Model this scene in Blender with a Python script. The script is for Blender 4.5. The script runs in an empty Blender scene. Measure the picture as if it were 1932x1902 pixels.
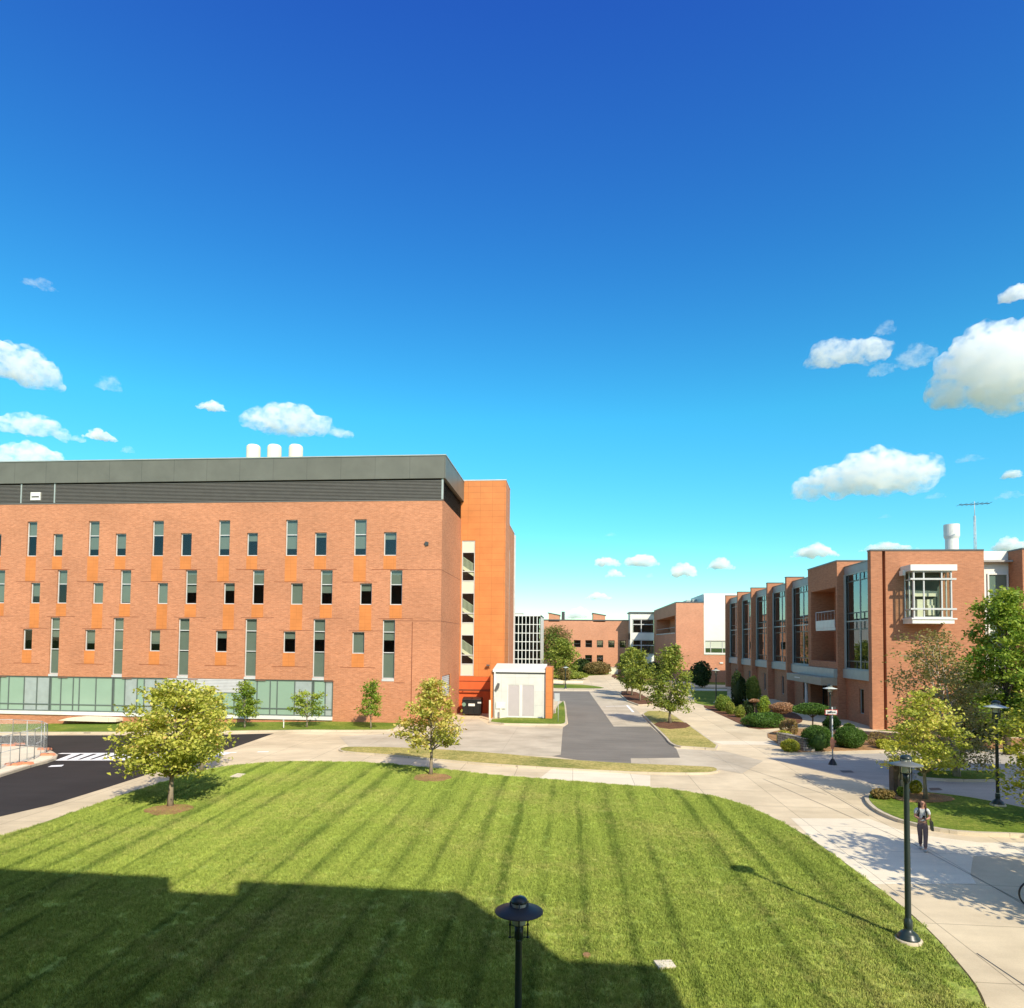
import bpy, bmesh, math, random
import numpy as np
from mathutils import Vector, Matrix
from mathutils.geometry import tessellate_polygon
R_ = math.radians
scene = bpy.context.scene
col = scene.collection
rnd = random.Random(7)

# ------------------------------------------------------------------ camera model
F_PX = 1280.0
PPX, PPY = 966.0, 1159.0
YAW, PITCH, ROLL = R_(5.2), R_(2.3), 0.0095
CAM = Vector((0, 0, 7.0))
F0 = Vector((-math.sin(YAW), math.cos(YAW), 0))
R0 = Vector((math.cos(YAW), math.sin(YAW), 0))
U0 = Vector((0, 0, 1))
FW = F0 * math.cos(PITCH) + U0 * math.sin(PITCH)
U1 = U0 * math.cos(PITCH) - F0 * math.sin(PITCH)
RT = R0 * math.cos(ROLL) + U1 * math.sin(ROLL)
UP = U1 * math.cos(ROLL) - R0 * math.sin(ROLL)

def ray(x, y):
    return FW + RT * ((x - PPX) / F_PX) + UP * ((PPY - y) / F_PX)
def hz(X):                       # the ground falls gently west of the lawn
    return 0.027 * min(0.0, max(X, -75.0) + 20.0)
def G(x, y, zo=0.0):             # point of the ground seen at a photo pixel
    r = ray(x, y); z = 0.0
    for _ in range(6):
        t = (z + zo - CAM.z) / r.z
        P = CAM + r * t
        z = hz(P.x)
    return Vector((P.x, P.y, z + zo))
def AY(x, y, Y):
    r = ray(x, y); return CAM + r * (Y / r.y)
def AX(x, y, X):
    r = ray(x, y); return CAM + r * (X / r.x)
def ZY(x, y, Y): return AY(x, y, Y).z
def XY(x, y, Y): return AY(x, y, Y).x
def atD(x, y, d):                # point at camera depth d
    return CAM + ray(x, y) * d
def depth(P): return (P - CAM).dot(FW)
def mpp(P): return depth(P) / F_PX      # metres per photo pixel there

# ------------------------------------------------------------------ materials
def new_mat(name):
    m = bpy.data.materials.new(name); m.use_nodes = True
    nt = m.node_tree; nt.nodes.clear()
    out = nt.nodes.new('ShaderNodeOutputMaterial')
    return m, nt, out
def N(nt, t, **kw):
    n = nt.nodes.new(t)
    for k, v in kw.items():
        if k in ('operation', 'blend_type', 'data_type', 'noise_dimensions', 'feature', 'attribute_name', 'wave_type', 'bands_direction', 'offset', 'clamp', 'distance'):
            setattr(n, k, v)
        else: n.inputs[k].default_value = v
    return n
def L(nt, a, b): nt.links.new(a, b)
def ramp(nt, stops):
    r = nt.nodes.new('ShaderNodeValToRGB'); e = r.color_ramp.elements
    while len(e) < len(stops): e.new(0.5)
    for i, (p, c) in enumerate(stops):
        e[i].position = p; e[i].color = (c[0], c[1], c[2], 1)
    return r
def geo_pos(nt):
    return nt.nodes.new('ShaderNodeNewGeometry').outputs['Position']
def mapping(nt, vec, scale=(1, 1, 1), rot=(0, 0, 0), loc=(0, 0, 0)):
    m = nt.nodes.new('ShaderNodeMapping')
    m.inputs['Scale'].default_value = scale; m.inputs['Rotation'].default_value = rot; m.inputs['Location'].default_value = loc
    L(nt, vec, m.inputs['Vector']); return m.outputs['Vector']
def mixc(nt, fac, a, b, mode='MIX'):
    m = nt.nodes.new('ShaderNodeMix'); m.data_type = 'RGBA'; m.blend_type = mode
    for s, v in ((m.inputs[0], fac), (m.inputs[6], a), (m.inputs[7], b)):
        if isinstance(v, (int, float)): s.default_value = v
        elif isinstance(v, tuple): s.default_value = (v[0], v[1], v[2], 1)
        else: L(nt, v, s)
    return m.outputs[2]
def mth(nt, op, a, b=0.0, c=None):
    m = nt.nodes.new('ShaderNodeMath'); m.operation = op
    for i, v in enumerate((a, b) if c is None else (a, b, c)):
        if isinstance(v, (int, float)): m.inputs[i].default_value = v
        else: L(nt, v, m.inputs[i])
    return m.outputs[0]
def noise(nt, vec, scale, detail=4, rough=0.55):
    n = nt.nodes.new('ShaderNodeTexNoise'); n.inputs['Scale'].default_value = scale
    n.inputs['Detail'].default_value = detail; n.inputs['Roughness'].default_value = rough
    if vec is not None: L(nt, vec, n.inputs['Vector'])
    return n.outputs['Fac']
def principled(nt, out, colr, rough=0.7, spec=0.3, metal=0.0, bump=None, bstr=0.3, bdist=0.02):
    p = nt.nodes.new('ShaderNodeBsdfPrincipled')
    if isinstance(colr, tuple): p.inputs['Base Color'].default_value = (colr[0], colr[1], colr[2], 1)
    else: L(nt, colr, p.inputs['Base Color'])
    if isinstance(rough, (int, float)): p.inputs['Roughness'].default_value = rough
    else: L(nt, rough, p.inputs['Roughness'])
    p.inputs['Specular IOR Level'].default_value = spec
    p.inputs['Metallic'].default_value = metal
    if bump is not None:
        b = nt.nodes.new('ShaderNodeBump'); b.inputs['Strength'].default_value = bstr; b.inputs['Distance'].default_value = bdist
        L(nt, bump, b.inputs['Height']); L(nt, b.outputs['Normal'], p.inputs['Normal'])
    L(nt, p.outputs[0], out.inputs['Surface']); return p

def mat_plain(name, c, rough=0.6, spec=0.3, metal=0.0, var=0.12, scale=1.5):
    m, nt, out = new_mat(name)
    n = noise(nt, geo_pos(nt), scale, 5, 0.6)
    r = ramp(nt, [(0.25, tuple(x * (1 - var) for x in c)), (0.75, tuple(min(1, x * (1 + var)) for x in c))])
    L(nt, n, r.inputs[0])
    principled(nt, out, r.outputs[0], rough, spec, metal, n, 0.05)
    return m

def wall_uv(nt):                 # (along the wall, height) for any axis-aligned wall
    s = nt.nodes.new('ShaderNodeSeparateXYZ'); L(nt, geo_pos(nt), s.inputs[0])
    c = nt.nodes.new('ShaderNodeCombineXYZ')
    L(nt, mth(nt, 'ADD', s.outputs[0], s.outputs[1]), c.inputs[0]); L(nt, s.outputs[2], c.inputs[1])
    return c.outputs[0]

def mat_brick(name, c1, c2, mortar, streak=0.2):
    m, nt, out = new_mat(name)
    uv = wall_uv(nt)
    b = nt.nodes.new('ShaderNodeTexBrick'); L(nt, uv, b.inputs['Vector'])
    b.inputs['Color1'].default_value = (*c1, 1); b.inputs['Color2'].default_value = (*c2, 1); b.inputs['Mortar'].default_value = (*mortar, 1)
    b.inputs['Scale'].default_value = 1.0; b.inputs['Mortar Size'].default_value = 0.006; b.inputs['Brick Width'].default_value = 0.30
    b.inputs['Row Height'].default_value = 0.10; b.inputs['Bias'].default_value = -0.1
    st = noise(nt, mapping(nt, uv, (2.2, 9.0, 1)), 1.0, 5, 0.7)
    st2 = noise(nt, mapping(nt, uv, (0.22, 0.3, 1)), 1.0, 3, 0.5)
    r = ramp(nt, [(0.3, (1 - streak,) * 3), (0.52, (1, 1, 1)), (0.72, (1 + streak * 0.9, 1 + streak, 1 + streak * 1.05))]); L(nt, st, r.inputs[0])
    r2 = ramp(nt, [(0.3, (0.9, 0.9, 0.9)), (0.7, (1.07, 1.06, 1.05))]); L(nt, st2, r2.inputs[0])
    c = mixc(nt, 1.0, b.outputs['Color'], r.outputs[0], 'MULTIPLY')
    c = mixc(nt, 1.0, c, r2.outputs[0], 'MULTIPLY')
    principled(nt, out, c, 0.85, 0.2, 0, b.outputs['Fac'], 0.25, -0.01)
    return m

def mat_panels(name, c, w, h, gap=0.012, rough=0.5, spec=0.3, dark=0.6, metal=0.0):
    m, nt, out = new_mat(name)
    uv = wall_uv(nt)
    b = nt.nodes.new('ShaderNodeTexBrick'); L(nt, uv, b.inputs['Vector']); b.offset = 0.0
    b.inputs['Color1'].default_value = (*c, 1); b.inputs['Color2'].default_value = (c[0] * .95, c[1] * .94, c[2] * .93, 1)
    b.inputs['Mortar'].default_value = (c[0] * dark, c[1] * dark, c[2] * dark, 1)
    b.inputs['Scale'].default_value = 1.0; b.inputs['Mortar Size'].default_value = gap; b.inputs['Brick Width'].default_value = w; b.inputs['Row Height'].default_value = h
    n = noise(nt, mapping(nt, uv, (0.6, 0.6, 1)), 1.0, 5, 0.6)
    r = ramp(nt, [(0.3, (0.86, .86, .85)), (0.7, (1.07,) * 3)]); L(nt, n, r.inputs[0])
    principled(nt, out, mixc(nt, 1.0, b.outputs['Color'], r.outputs[0], 'MULTIPLY'), rough, spec, metal, b.outputs['Fac'], 0.3, -0.01)
    return m

def mat_glass(name, tint=(0.75, 0.85, 0.82), refl=1.5, rough=0.0):
    m, nt, out = new_mat(name)
    t = nt.nodes.new('ShaderNodeBsdfTransparent'); t.inputs[0].default_value = (*tint, 1)
    g = nt.nodes.new('ShaderNodeBsdfGlossy'); g.inputs['Color'].default_value = (0.9, 0.95, 1, 1); g.inputs['Roughness'].default_value = rough
    f = nt.nodes.new('ShaderNodeFresnel'); bf = nt.nodes.new('ShaderNodeNewGeometry').outputs['Backfacing']
    L(nt, mth(nt, 'MULTIPLY_ADD', bf, 1.0 / refl - refl, refl), f.inputs['IOR'])
    x = nt.nodes.new('ShaderNodeMixShader')
    L(nt, f.outputs[0], x.inputs[0]); L(nt, t.outputs[0], x.inputs[1]); L(nt, g.outputs[0], x.inputs[2]); L(nt, x.outputs[0], out.inputs['Surface'])
    return m

def mat_leaf(name, stops, trans=0.35):
    m, nt, out = new_mat(name)
    a = nt.nodes.new('ShaderNodeAttribute'); a.attribute_name = 'tint'
    r = ramp(nt, stops); L(nt, a.outputs['Fac'], r.inputs[0])
    p = nt.nodes.new('ShaderNodeBsdfPrincipled'); L(nt, r.outputs[0], p.inputs['Base Color']); p.inputs['Roughness'].default_value = 0.55; p.inputs['Specular IOR Level'].default_value = 0.25
    t = nt.nodes.new('ShaderNodeBsdfTranslucent')
    L(nt, mixc(nt, 1.0, r.outputs[0], (1.25, 1.3, 0.7), 'MULTIPLY'), t.inputs[0])
    x = nt.nodes.new('ShaderNodeMixShader'); x.inputs[0].default_value = trans
    L(nt, p.outputs[0], x.inputs[1]); L(nt, t.outputs[0], x.inputs[2]); L(nt, x.outputs[0], out.inputs['Surface'])
    return m

def mat_bark(name, c):
    m, nt, out = new_mat(name)
    n = noise(nt, mapping(nt, geo_pos(nt), (14, 14, 3)), 1.0, 6, 0.65)
    r = ramp(nt, [(0.3, tuple(x * 0.55 for x in c)), (0.7, tuple(x * 1.25 for x in c))]); L(nt, n, r.inputs[0])
    principled(nt, out, r.outputs[0], 0.9, 0.15, 0, n, 0.6, 0.02); return m

def mat_concrete(name, c, joint=3.0, jointw=0.012, var=0.12, stain=0.2, jdark=0.55):
    m, nt, out = new_mat(name)
    P = geo_pos(nt)
    b = nt.nodes.new('ShaderNodeTexBrick'); L(nt, P, b.inputs['Vector']); b.offset = 0.0
    b.inputs['Color1'].default_value = (*c, 1); b.inputs['Color2'].default_value = (c[0] * (1 - var), c[1] * (1 - var), c[2] * (1 - var * 1.1), 1)
    b.inputs['Mortar'].default_value = (c[0] * jdark, c[1] * jdark, c[2] * jdark, 1)
    b.inputs['Scale'].default_value = 1.0; b.inputs['Mortar Size'].default_value = jointw; b.inputs['Brick Width'].default_value = joint; b.inputs['Row Height'].default_value = joint
    n1 = noise(nt, P, 0.35, 6, 0.62); n2 = noise(nt, P, 30.0, 3, 0.7); n3 = noise(nt, mapping(nt, P, (0.35, 1.6, 1)), 0.9, 5, 0.6)
    r1 = ramp(nt, [(0.3, (1 - stain, 1 - stain * 1.05, 1 - stain * 1.1)), (0.65, (1.05, 1.05, 1.05))]); L(nt, n1, r1.inputs[0])
    r2 = ramp(nt, [(0.3, (0.92,) * 3), (0.7, (1.06,) * 3)]); L(nt, n2, r2.inputs[0])
    r3 = ramp(nt, [(0.3, (0.92,) * 3), (0.7, (1.05,) * 3)]); L(nt, n3, r3.inputs[0])
    x = mixc(nt, 1.0, b.outputs['Color'], r1.outputs[0], 'MULTIPLY'); x = mixc(nt, 1.0, x, r2.outputs[0], 'MULTIPLY'); x = mixc(nt, 1.0, x, r3.outputs[0], 'MULTIPLY')
    principled(nt, out, x, 0.85, 0.2, 0, n2, 0.15, 0.01); return m

def mat_asphalt(name, c, var=0.2):
    m, nt, out = new_mat(name)
    P = geo_pos(nt)
    n1 = noise(nt, P, 0.25, 6, 0.6); n2 = noise(nt, P, 45.0, 3, 0.8); n3 = noise(nt, mapping(nt, P, (0.5, 2.5, 1), (0, 0, 0.2)), 0.6, 4, 0.6)
    r1 = ramp(nt, [(0.3, tuple(x * (1 - var) for x in c)), (0.7, tuple(x * (1 + var) for x in c))]); L(nt, n1, r1.inputs[0])
    r2 = ramp(nt, [(0.25, (0.75,) * 3), (0.75, (1.25,) * 3)]); L(nt, n2, r2.inputs[0])
    r3 = ramp(nt, [(0.35, (0.92,) * 3), (0.75, (1.12,) * 3)]); L(nt, n3, r3.inputs[0])
    x = mixc(nt, 1.0, r1.outputs[0], r2.outputs[0], 'MULTIPLY'); x = mixc(nt, 1.0, x, r3.outputs[0], 'MULTIPLY')
    principled(nt, out, x, 0.85, 0.25, 0, n2, 0.3, 0.01); return m

def mat_lawn(name, light, dark, dry, stripes=True, dryness=0.5):
    m, nt, out = new_mat(name)
    P = geo_pos(nt)
    s = nt.nodes.new('ShaderNodeSeparateXYZ'); L(nt, P, s.inputs[0])
    fine = noise(nt, P, 11.0, 5, 0.8)
    mid = noise(nt, P, 4.6, 5, 0.75)
    big = noise(nt, P, 0.22, 5, 0.6)
    if stripes:
        neg = mth(nt, 'MINIMUM', s.outputs[0], 0.0); pos = mth(nt, 'MAXIMUM', s.outputs[0], 0.0)
        den = mth(nt, 'ADD', mth(nt, 'MULTIPLY', mth(nt, 'SUBTRACT', s.outputs[1], 20.0), 0.005), 1.0)
        u = mth(nt, 'ADD', mth(nt, 'DIVIDE', neg, den), pos)
        wob = mth(nt, 'MULTIPLY', mth(nt, 'SUBTRACT', noise(nt, P, 0.16, 2, 0.5), 0.5), 0.35)
        u = mth(nt, 'ADD', u, wob)
        c = nt.nodes.new('ShaderNodeCombineXYZ'); L(nt, u, c.inputs[0])
        L(nt, mth(nt, 'MULTIPLY', s.outputs[1], 0.02), c.inputs[1])
        sn = noise(nt, c.outputs[0], 1.3, 2, 0.5)
        s1 = mth(nt, 'ADD', mth(nt, 'MULTIPLY', mth(nt, 'SINE', mth(nt, 'MULTIPLY', u, 2 * math.pi / 1.15)), .5), .5)
        line = mth(nt, 'POWER', s1, 5.0)
        amp = ramp(nt, [(.38, (.15, .15, .15)), (.6, (1, 1, 1))]); L(nt, noise(nt, c.outputs[0], 2.1, 1, .5), amp.inputs[0])
        brk = ramp(nt, [(.34, (.25, .25, .25)), (.62, (1, 1, 1))]); L(nt, noise(nt, P, .5, 4, .6), brk.inputs[0])
        line = mth(nt, 'MULTIPLY', mth(nt, 'MULTIPLY', line, amp.outputs[0]), brk.outputs[0])
        wide = ramp(nt, [(.36, (.32, .32, .32)), (.60, (0, 0, 0))]); L(nt, sn, wide.inputs[0])
        bandr = ramp(nt, [(0, (1, 1, 1)), (.75, (0, 0, 0))]); L(nt, mth(nt, 'ADD', mth(nt, 'ADD', line, wide.outputs[0]), mth(nt, 'ADD', mth(nt, 'MULTIPLY', mth(nt, 'SUBTRACT', mid, .5), .9), mth(nt, 'MULTIPLY', mth(nt, 'SUBTRACT', noise(nt, mapping(nt, c.outputs[0], (4.2, 10.0, 1)), 1.0, 3, .6), .5), 1.1))), bandr.inputs[0])
        base = mixc(nt, bandr.outputs[0], dark, light)
    else:
        bandr = ramp(nt, [(0.35, (0, 0, 0)), (0.65, (1, 1, 1))]); L(nt, big, bandr.inputs[0])
        base = mixc(nt, bandr.outputs[0], dark, light)
    dr = ramp(nt, [(0.62 - 0.22 * dryness, (0, 0, 0)), (0.86 - 0.16 * dryness, (0.9, 0.9, 0.9))])
    L(nt, mth(nt, 'ADD', mth(nt, 'MULTIPLY', big, 0.55), mth(nt, 'MULTIPLY', mid, 0.45)), dr.inputs[0])
    base = mixc(nt, dr.outputs[0], base, dry)
    fr = ramp(nt, [(0.28, (0.42, 0.46, 0.38)), (0.5, (1, 1, 1)), (0.74, (1.5, 1.45, 1.4))]); L(nt, fine, fr.inputs[0])
    mr = ramp(nt, [(0.3, (0.68, 0.72, 0.66)), (0.7, (1.28, 1.24, 1.2))]); L(nt, mid, mr.inputs[0])
    x = mixc(nt, 1.0, base, fr.outputs[0], 'MULTIPLY'); x = mixc(nt, 1.0, x, mr.outputs[0], 'MULTIPLY')
    hsum = mth(nt, 'ADD', fine, mth(nt, 'MULTIPLY', mid, 0.5))
    principled(nt, out, x, 0.9, 0.1, 0, hsum, 0.8, 0.06); return m

def mat_mulch(name, c):
    m, nt, out = new_mat(name)
    n = noise(nt, geo_pos(nt), 22.0, 4, 0.8); n2 = noise(nt, geo_pos(nt), 1.2, 4, 0.6)
    r = ramp(nt, [(0.3, tuple(x * 0.45 for x in c)), (0.7, tuple(x * 1.5 for x in c))]); L(nt, n, r.inputs[0])
    r2 = ramp(nt, [(0.3, (0.75,) * 3), (0.7, (1.2,) * 3)]); L(nt, n2, r2.inputs[0])
    principled(nt, out, mixc(nt, 1.0, r.outputs[0], r2.outputs[0], 'MULTIPLY'), 0.95, 0.1, 0, n, 0.8, 0.05); return m

def mat_stone(name):
    m, nt, out = new_mat(name)
    uv = wall_uv(nt)
    b = nt.nodes.new('ShaderNodeTexBrick'); L(nt, uv, b.inputs['Vector'])
    b.inputs['Color1'].default_value = (.42, .37, .29, 1); b.inputs['Color2'].default_value = (.2, .18, .15, 1); b.inputs['Mortar'].default_value = (.08, .07, .06, 1)
    b.inputs['Scale'].default_value = 1; b.inputs['Mortar Size'].default_value = .015; b.inputs['Brick Width'].default_value = .34; b.inputs['Row Height'].default_value = .16
    n = noise(nt, geo_pos(nt), 6, 4, .6); r = ramp(nt, [(.3, (.7,) * 3), (.7, (1.25,) * 3)]); L(nt, n, r.inputs[0])
    principled(nt, out, mixc(nt, 1.0, b.outputs['Color'], r.outputs[0], 'MULTIPLY'), .9, .2, 0, b.outputs['Fac'], .5, -.02); return m

def mat_mesh(name, c, open_=0.85):
    m, nt, out = new_mat(name)
    uv = wall_uv(nt)
    s = nt.nodes.new('ShaderNodeSeparateXYZ'); L(nt, uv, s.inputs[0])
    a = mth(nt, 'FRACT', mth(nt, 'MULTIPLY', mth(nt, 'ADD', s.outputs[0], s.outputs[1]), 14.0))
    b = mth(nt, 'FRACT', mth(nt, 'MULTIPLY', mth(nt, 'SUBTRACT', s.outputs[0], s.outputs[1]), 14.0))
    w = mth(nt, 'MAXIMUM', mth(nt, 'LESS_THAN', a, 0.09), mth(nt, 'LESS_THAN', b, 0.09))
    p = nt.nodes.new('ShaderNodeBsdfPrincipled'); p.inputs['Base Color'].default_value = (*c, 1); p.inputs['Roughness'].default_value = .5
    t = nt.nodes.new('ShaderNodeBsdfTransparent'); x = nt.nodes.new('ShaderNodeMixShader')
    L(nt, w, x.inputs[0]); L(nt, t.outputs[0], x.inputs[1]); L(nt, p.outputs[0], x.inputs[2]); L(nt, x.outputs[0], out.inputs['Surface']); return m

M = {}
M['brick'] = mat_brick('brick', (.53, .225, .112), (.44, .178, .085), (.50, .31, .20))
M['brick_r'] = mat_brick('brick_brown', (.45, .195, .10), (.37, .155, .08), (.40, .25, .16), .16)
M['brick_far'] = mat_brick('brick_far', (.58, .27, .155), (.50, .225, .125), (.52, .34, .23), .12)
M['joint'] = mat_plain('joint_dark', (.2, .06, .025))
M['orange'] = mat_panels('terracotta_panel', (.60, .215, .06), .6, .3, .012, .6, .25, .8)
M['orange_t'] = mat_panels('terracotta_tile', (.61, .215, .062), 1.2, .6, .018, .55, .3, .72)
M['red'] = mat_plain('red_render', (.60, .115, .03), .7)
M['metal'] = mat_panels('grey_metal_panel', (.14, .142, .112), 3.0, 4.0, .02, .45, .4, .6)
M['louver'] = mat_plain('dark_louver', (.125, .118, .10), .5, .4)
M['louver_l'] = mat_plain('light_louver', (.5, .5, .47), .5, .4)
M['frame'] = mat_plain('aluminium_frame', (.52, .53, .5), .4, .5)
M['frame_g'] = mat_plain('green_grey_frame', (.33, .38, .35), .4, .5)
M['mullion'] = mat_plain('green_dark_mullion', (.11, .14, .12), .4, .5)
M['soil'] = mat_mulch('soil', (.10, .085, .04))
M['dframe'] = mat_plain('dark_frame', (.05, .055, .05), .4, .5)
M['white'] = mat_plain('white_paint', (.70, .70, .63), .5, .3, 0, .05)
M['whitepanel'] = mat_panels('white_panel', (.63, .635, .58), 1.25, 1.25, .010, .5, .3, .72)
M['bluegrey'] = mat_plain('bluegrey_panel', (.26, .285, .29), .45, .4)
M['blind'] = mat_plain('grey_green_blind', (.17, .195, .16), .8, .1, 0, .06)
M['glass'] = mat_glass('window_glass', (.84, .90, .86), 1.6)
M['frost'] = mat_plain('frosted_lens', (.52, .54, .46), .15, .5)
M['glass_r'] = mat_glass('reflective_glass', (.45, .55, .52), 2.2)
M['glass_g'] = mat_plain('spandrel_glass', (.27, .385, .285), .12, .6, 0, .08, .35)
M['glass_w'] = mat_plain('spandrel_white', (.55, .6, .48), .25, .5, 0, .04)
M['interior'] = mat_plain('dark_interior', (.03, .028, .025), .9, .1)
M['roof'] = mat_plain('roof_membrane', (.35, .33, .3), .9, .1)
M['cap'] = mat_plain('dark_coping', (.10, .095, .09), .4, .4)
M['cream'] = mat_plain('cream_paint', (.72, .68, .5), .6, .2, 0, .05)
M['black'] = mat_plain('black_plastic', (.012, .013, .013), .4, .4)
M['pole'] = mat_plain('dark_green_pole', (.018, .03, .027), .35, .5, 0, .2)
M['lampglass'] = mat_glass('lamp_lens', (.85, .88, .85), 1.45)
M['shade'] = mat_plain('lamp_shade', (.04, .042, .045), .55, .35)
M['shade_m'] = mat_plain('backlit_lamp_shade', (.13, .14, .13), .35, .5)  # grey raised to stand for backlight reflected by the lamp shade
M['shade_l'] = mat_plain('pale_lamp_shade', (.5, .55, .5), .3, .5)
M['concrete'] = mat_concrete('concrete', (.75, .625, .42), 3.05, .016, .12, .22)
M['concrete_g'] = mat_concrete('old_concrete', (.61, .53, .39), 4.5, .012, .08, .28, .7)
M['concrete_w'] = mat_concrete('new_concrete', (.80, .71, .53), 3.05, .014, .05, .07)
M['kerb'] = mat_concrete('kerb_concrete', (.60, .52, .38), 2.0, .012, .08, .15)
M['asphalt'] = mat_asphalt('grey_asphalt', (.205, .185, .15), .12)
M['asphalt_d'] = mat_asphalt('fresh_asphalt', (.034, .031, .029), .2)
M['asphalt_r'] = mat_asphalt('worn_asphalt', (.44, .40, .33), .12)
M['paint'] = mat_plain('road_paint', (.85, .85, .83), .7, .2, 0, .08, 3)
M['lawn'] = mat_lawn('mown_lawn', (.40, .495, .10), (.19, .27, .052), (.54, .48, .18), True, .62)
M['drygrass'] = mat_lawn('dry_grass', (.33, .31, .075), (.17, .21, .04), (.60, .47, .19), False, 1.35)
M['grass'] = mat_lawn('rough_grass', (.19, .26, .035), (.11, .18, .025), (.38, .33, .09), False, .55)
M['field'] = mat_lawn('far_grass', (.14, .19, .04), (.08, .13, .03), (.25, .22, .08), False, .5)
M['mulch'] = mat_mulch('mulch', (.17, .085, .05))
M['drymulch'] = mat_mulch('dry_mulch', (.36, .21, .10))
M['stone'] = mat_stone('rough_stone')
M['mesh'] = mat_mesh('chain_link', (.55, .58, .55))
M['galv'] = mat_plain('galvanised_tube', (.45, .47, .45), .4, .5)
M['orangepl'] = mat_plain('orange_plastic', (.66, .26, .14), .6, .3)
M['signred'] = mat_plain('sign_red', (.6, .06, .05), .6, .3)
M['bark'] = mat_bark('bark', (.30, .25, .17))
M['bark_d'] = mat_bark('dark_bark', (.11, .085, .06))
M['bark_b'] = mat_bark('birch_bark', (.45, .38, .3))
LEAF = {
 'maple': mat_leaf('maple_leaf', [(0, (.26, .32, .05)), (.45, (.52, .53, .09)), (.8, (.70, .66, .17)), (1, (.68, .48, .16))]),
 'maple_o': mat_leaf('turning_leaf', [(0, (.26, .30, .055)), (.4, (.52, .50, .10)), (.75, (.70, .58, .17)), (1, (.70, .38, .14))]),
 'sapling': mat_leaf('sapling_leaf', [(0, (.12, .22, .03)), (.5, (.28, .38, .05)), (1, (.46, .50, .08))]),
 'olive': mat_leaf('olive_leaf', [(0, (.13, .19, .035)), (.5, (.29, .34, .06)), (1, (.45, .45, .09))]),
 'green': mat_leaf('green_leaf', [(0, (.08, .15, .027)), (.5, (.18, .27, .045)), (1, (.34, .40, .07))]),
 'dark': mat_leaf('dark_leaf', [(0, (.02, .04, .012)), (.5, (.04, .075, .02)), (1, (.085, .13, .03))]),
 'hedge': mat_leaf('hedge_leaf', [(0, (.045, .095, .018)), (.5, (.085, .17, .028)), (1, (.15, .26, .045))]),
 'yellow': mat_leaf('yellow_leaf', [(0, (.24, .28, .035)), (.5, (.46, .46, .06)), (1, (.6, .55, .09))]),
 'pink': mat_leaf('pink_leaf', [(0, (.26, .16, .09)), (.5, (.46, .27, .16)), (1, (.55, .36, .22))]),
 'brown': mat_leaf('brown_leaf', [(0, (.12, .11, .04)), (.5, (.26, .19, .07)), (1, (.38, .27, .10))]),
 'birch': mat_leaf('birch_leaf', [(0, (.15, .16, .05)), (.5, (.31, .27, .09)), (1, (.47, .32, .15))]),
}

# ------------------------------------------------------------------ objects
ORG = {}
def tag(o, label=None, cat=None, group=None, kind=None):
    if label: o['label'] = label
    if cat: o['category'] = cat
    if group: o['group'] = group
    if kind: o['kind'] = kind
    return o
def thing(name, label, cat, loc=(0, 0, 0), group=None, rz=0.0):
    o = bpy.data.objects.new(name, None); col.objects.link(o)
    o.empty_display_size = 0.3
    o.location = loc; o.rotation_euler = (0, 0, rz); ORG[o.name] = Vector(loc)
    return tag(o, label, cat, group)
def link_mesh(name, me, mats, parent=None):
    o = bpy.data.objects.new(name, me); col.objects.link(o)
    for m in mats: me.materials.append(m)
    if parent is not None: o.parent = parent; ORG[o.name] = ORG.get(parent.name, Vector())
    return o
def copy_tree(o, parent=None):
    c = o.copy(); col.objects.link(c)
    if parent is not None: c.parent = parent
    for ch in o.children: copy_tree(ch, c)
    return c

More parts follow.
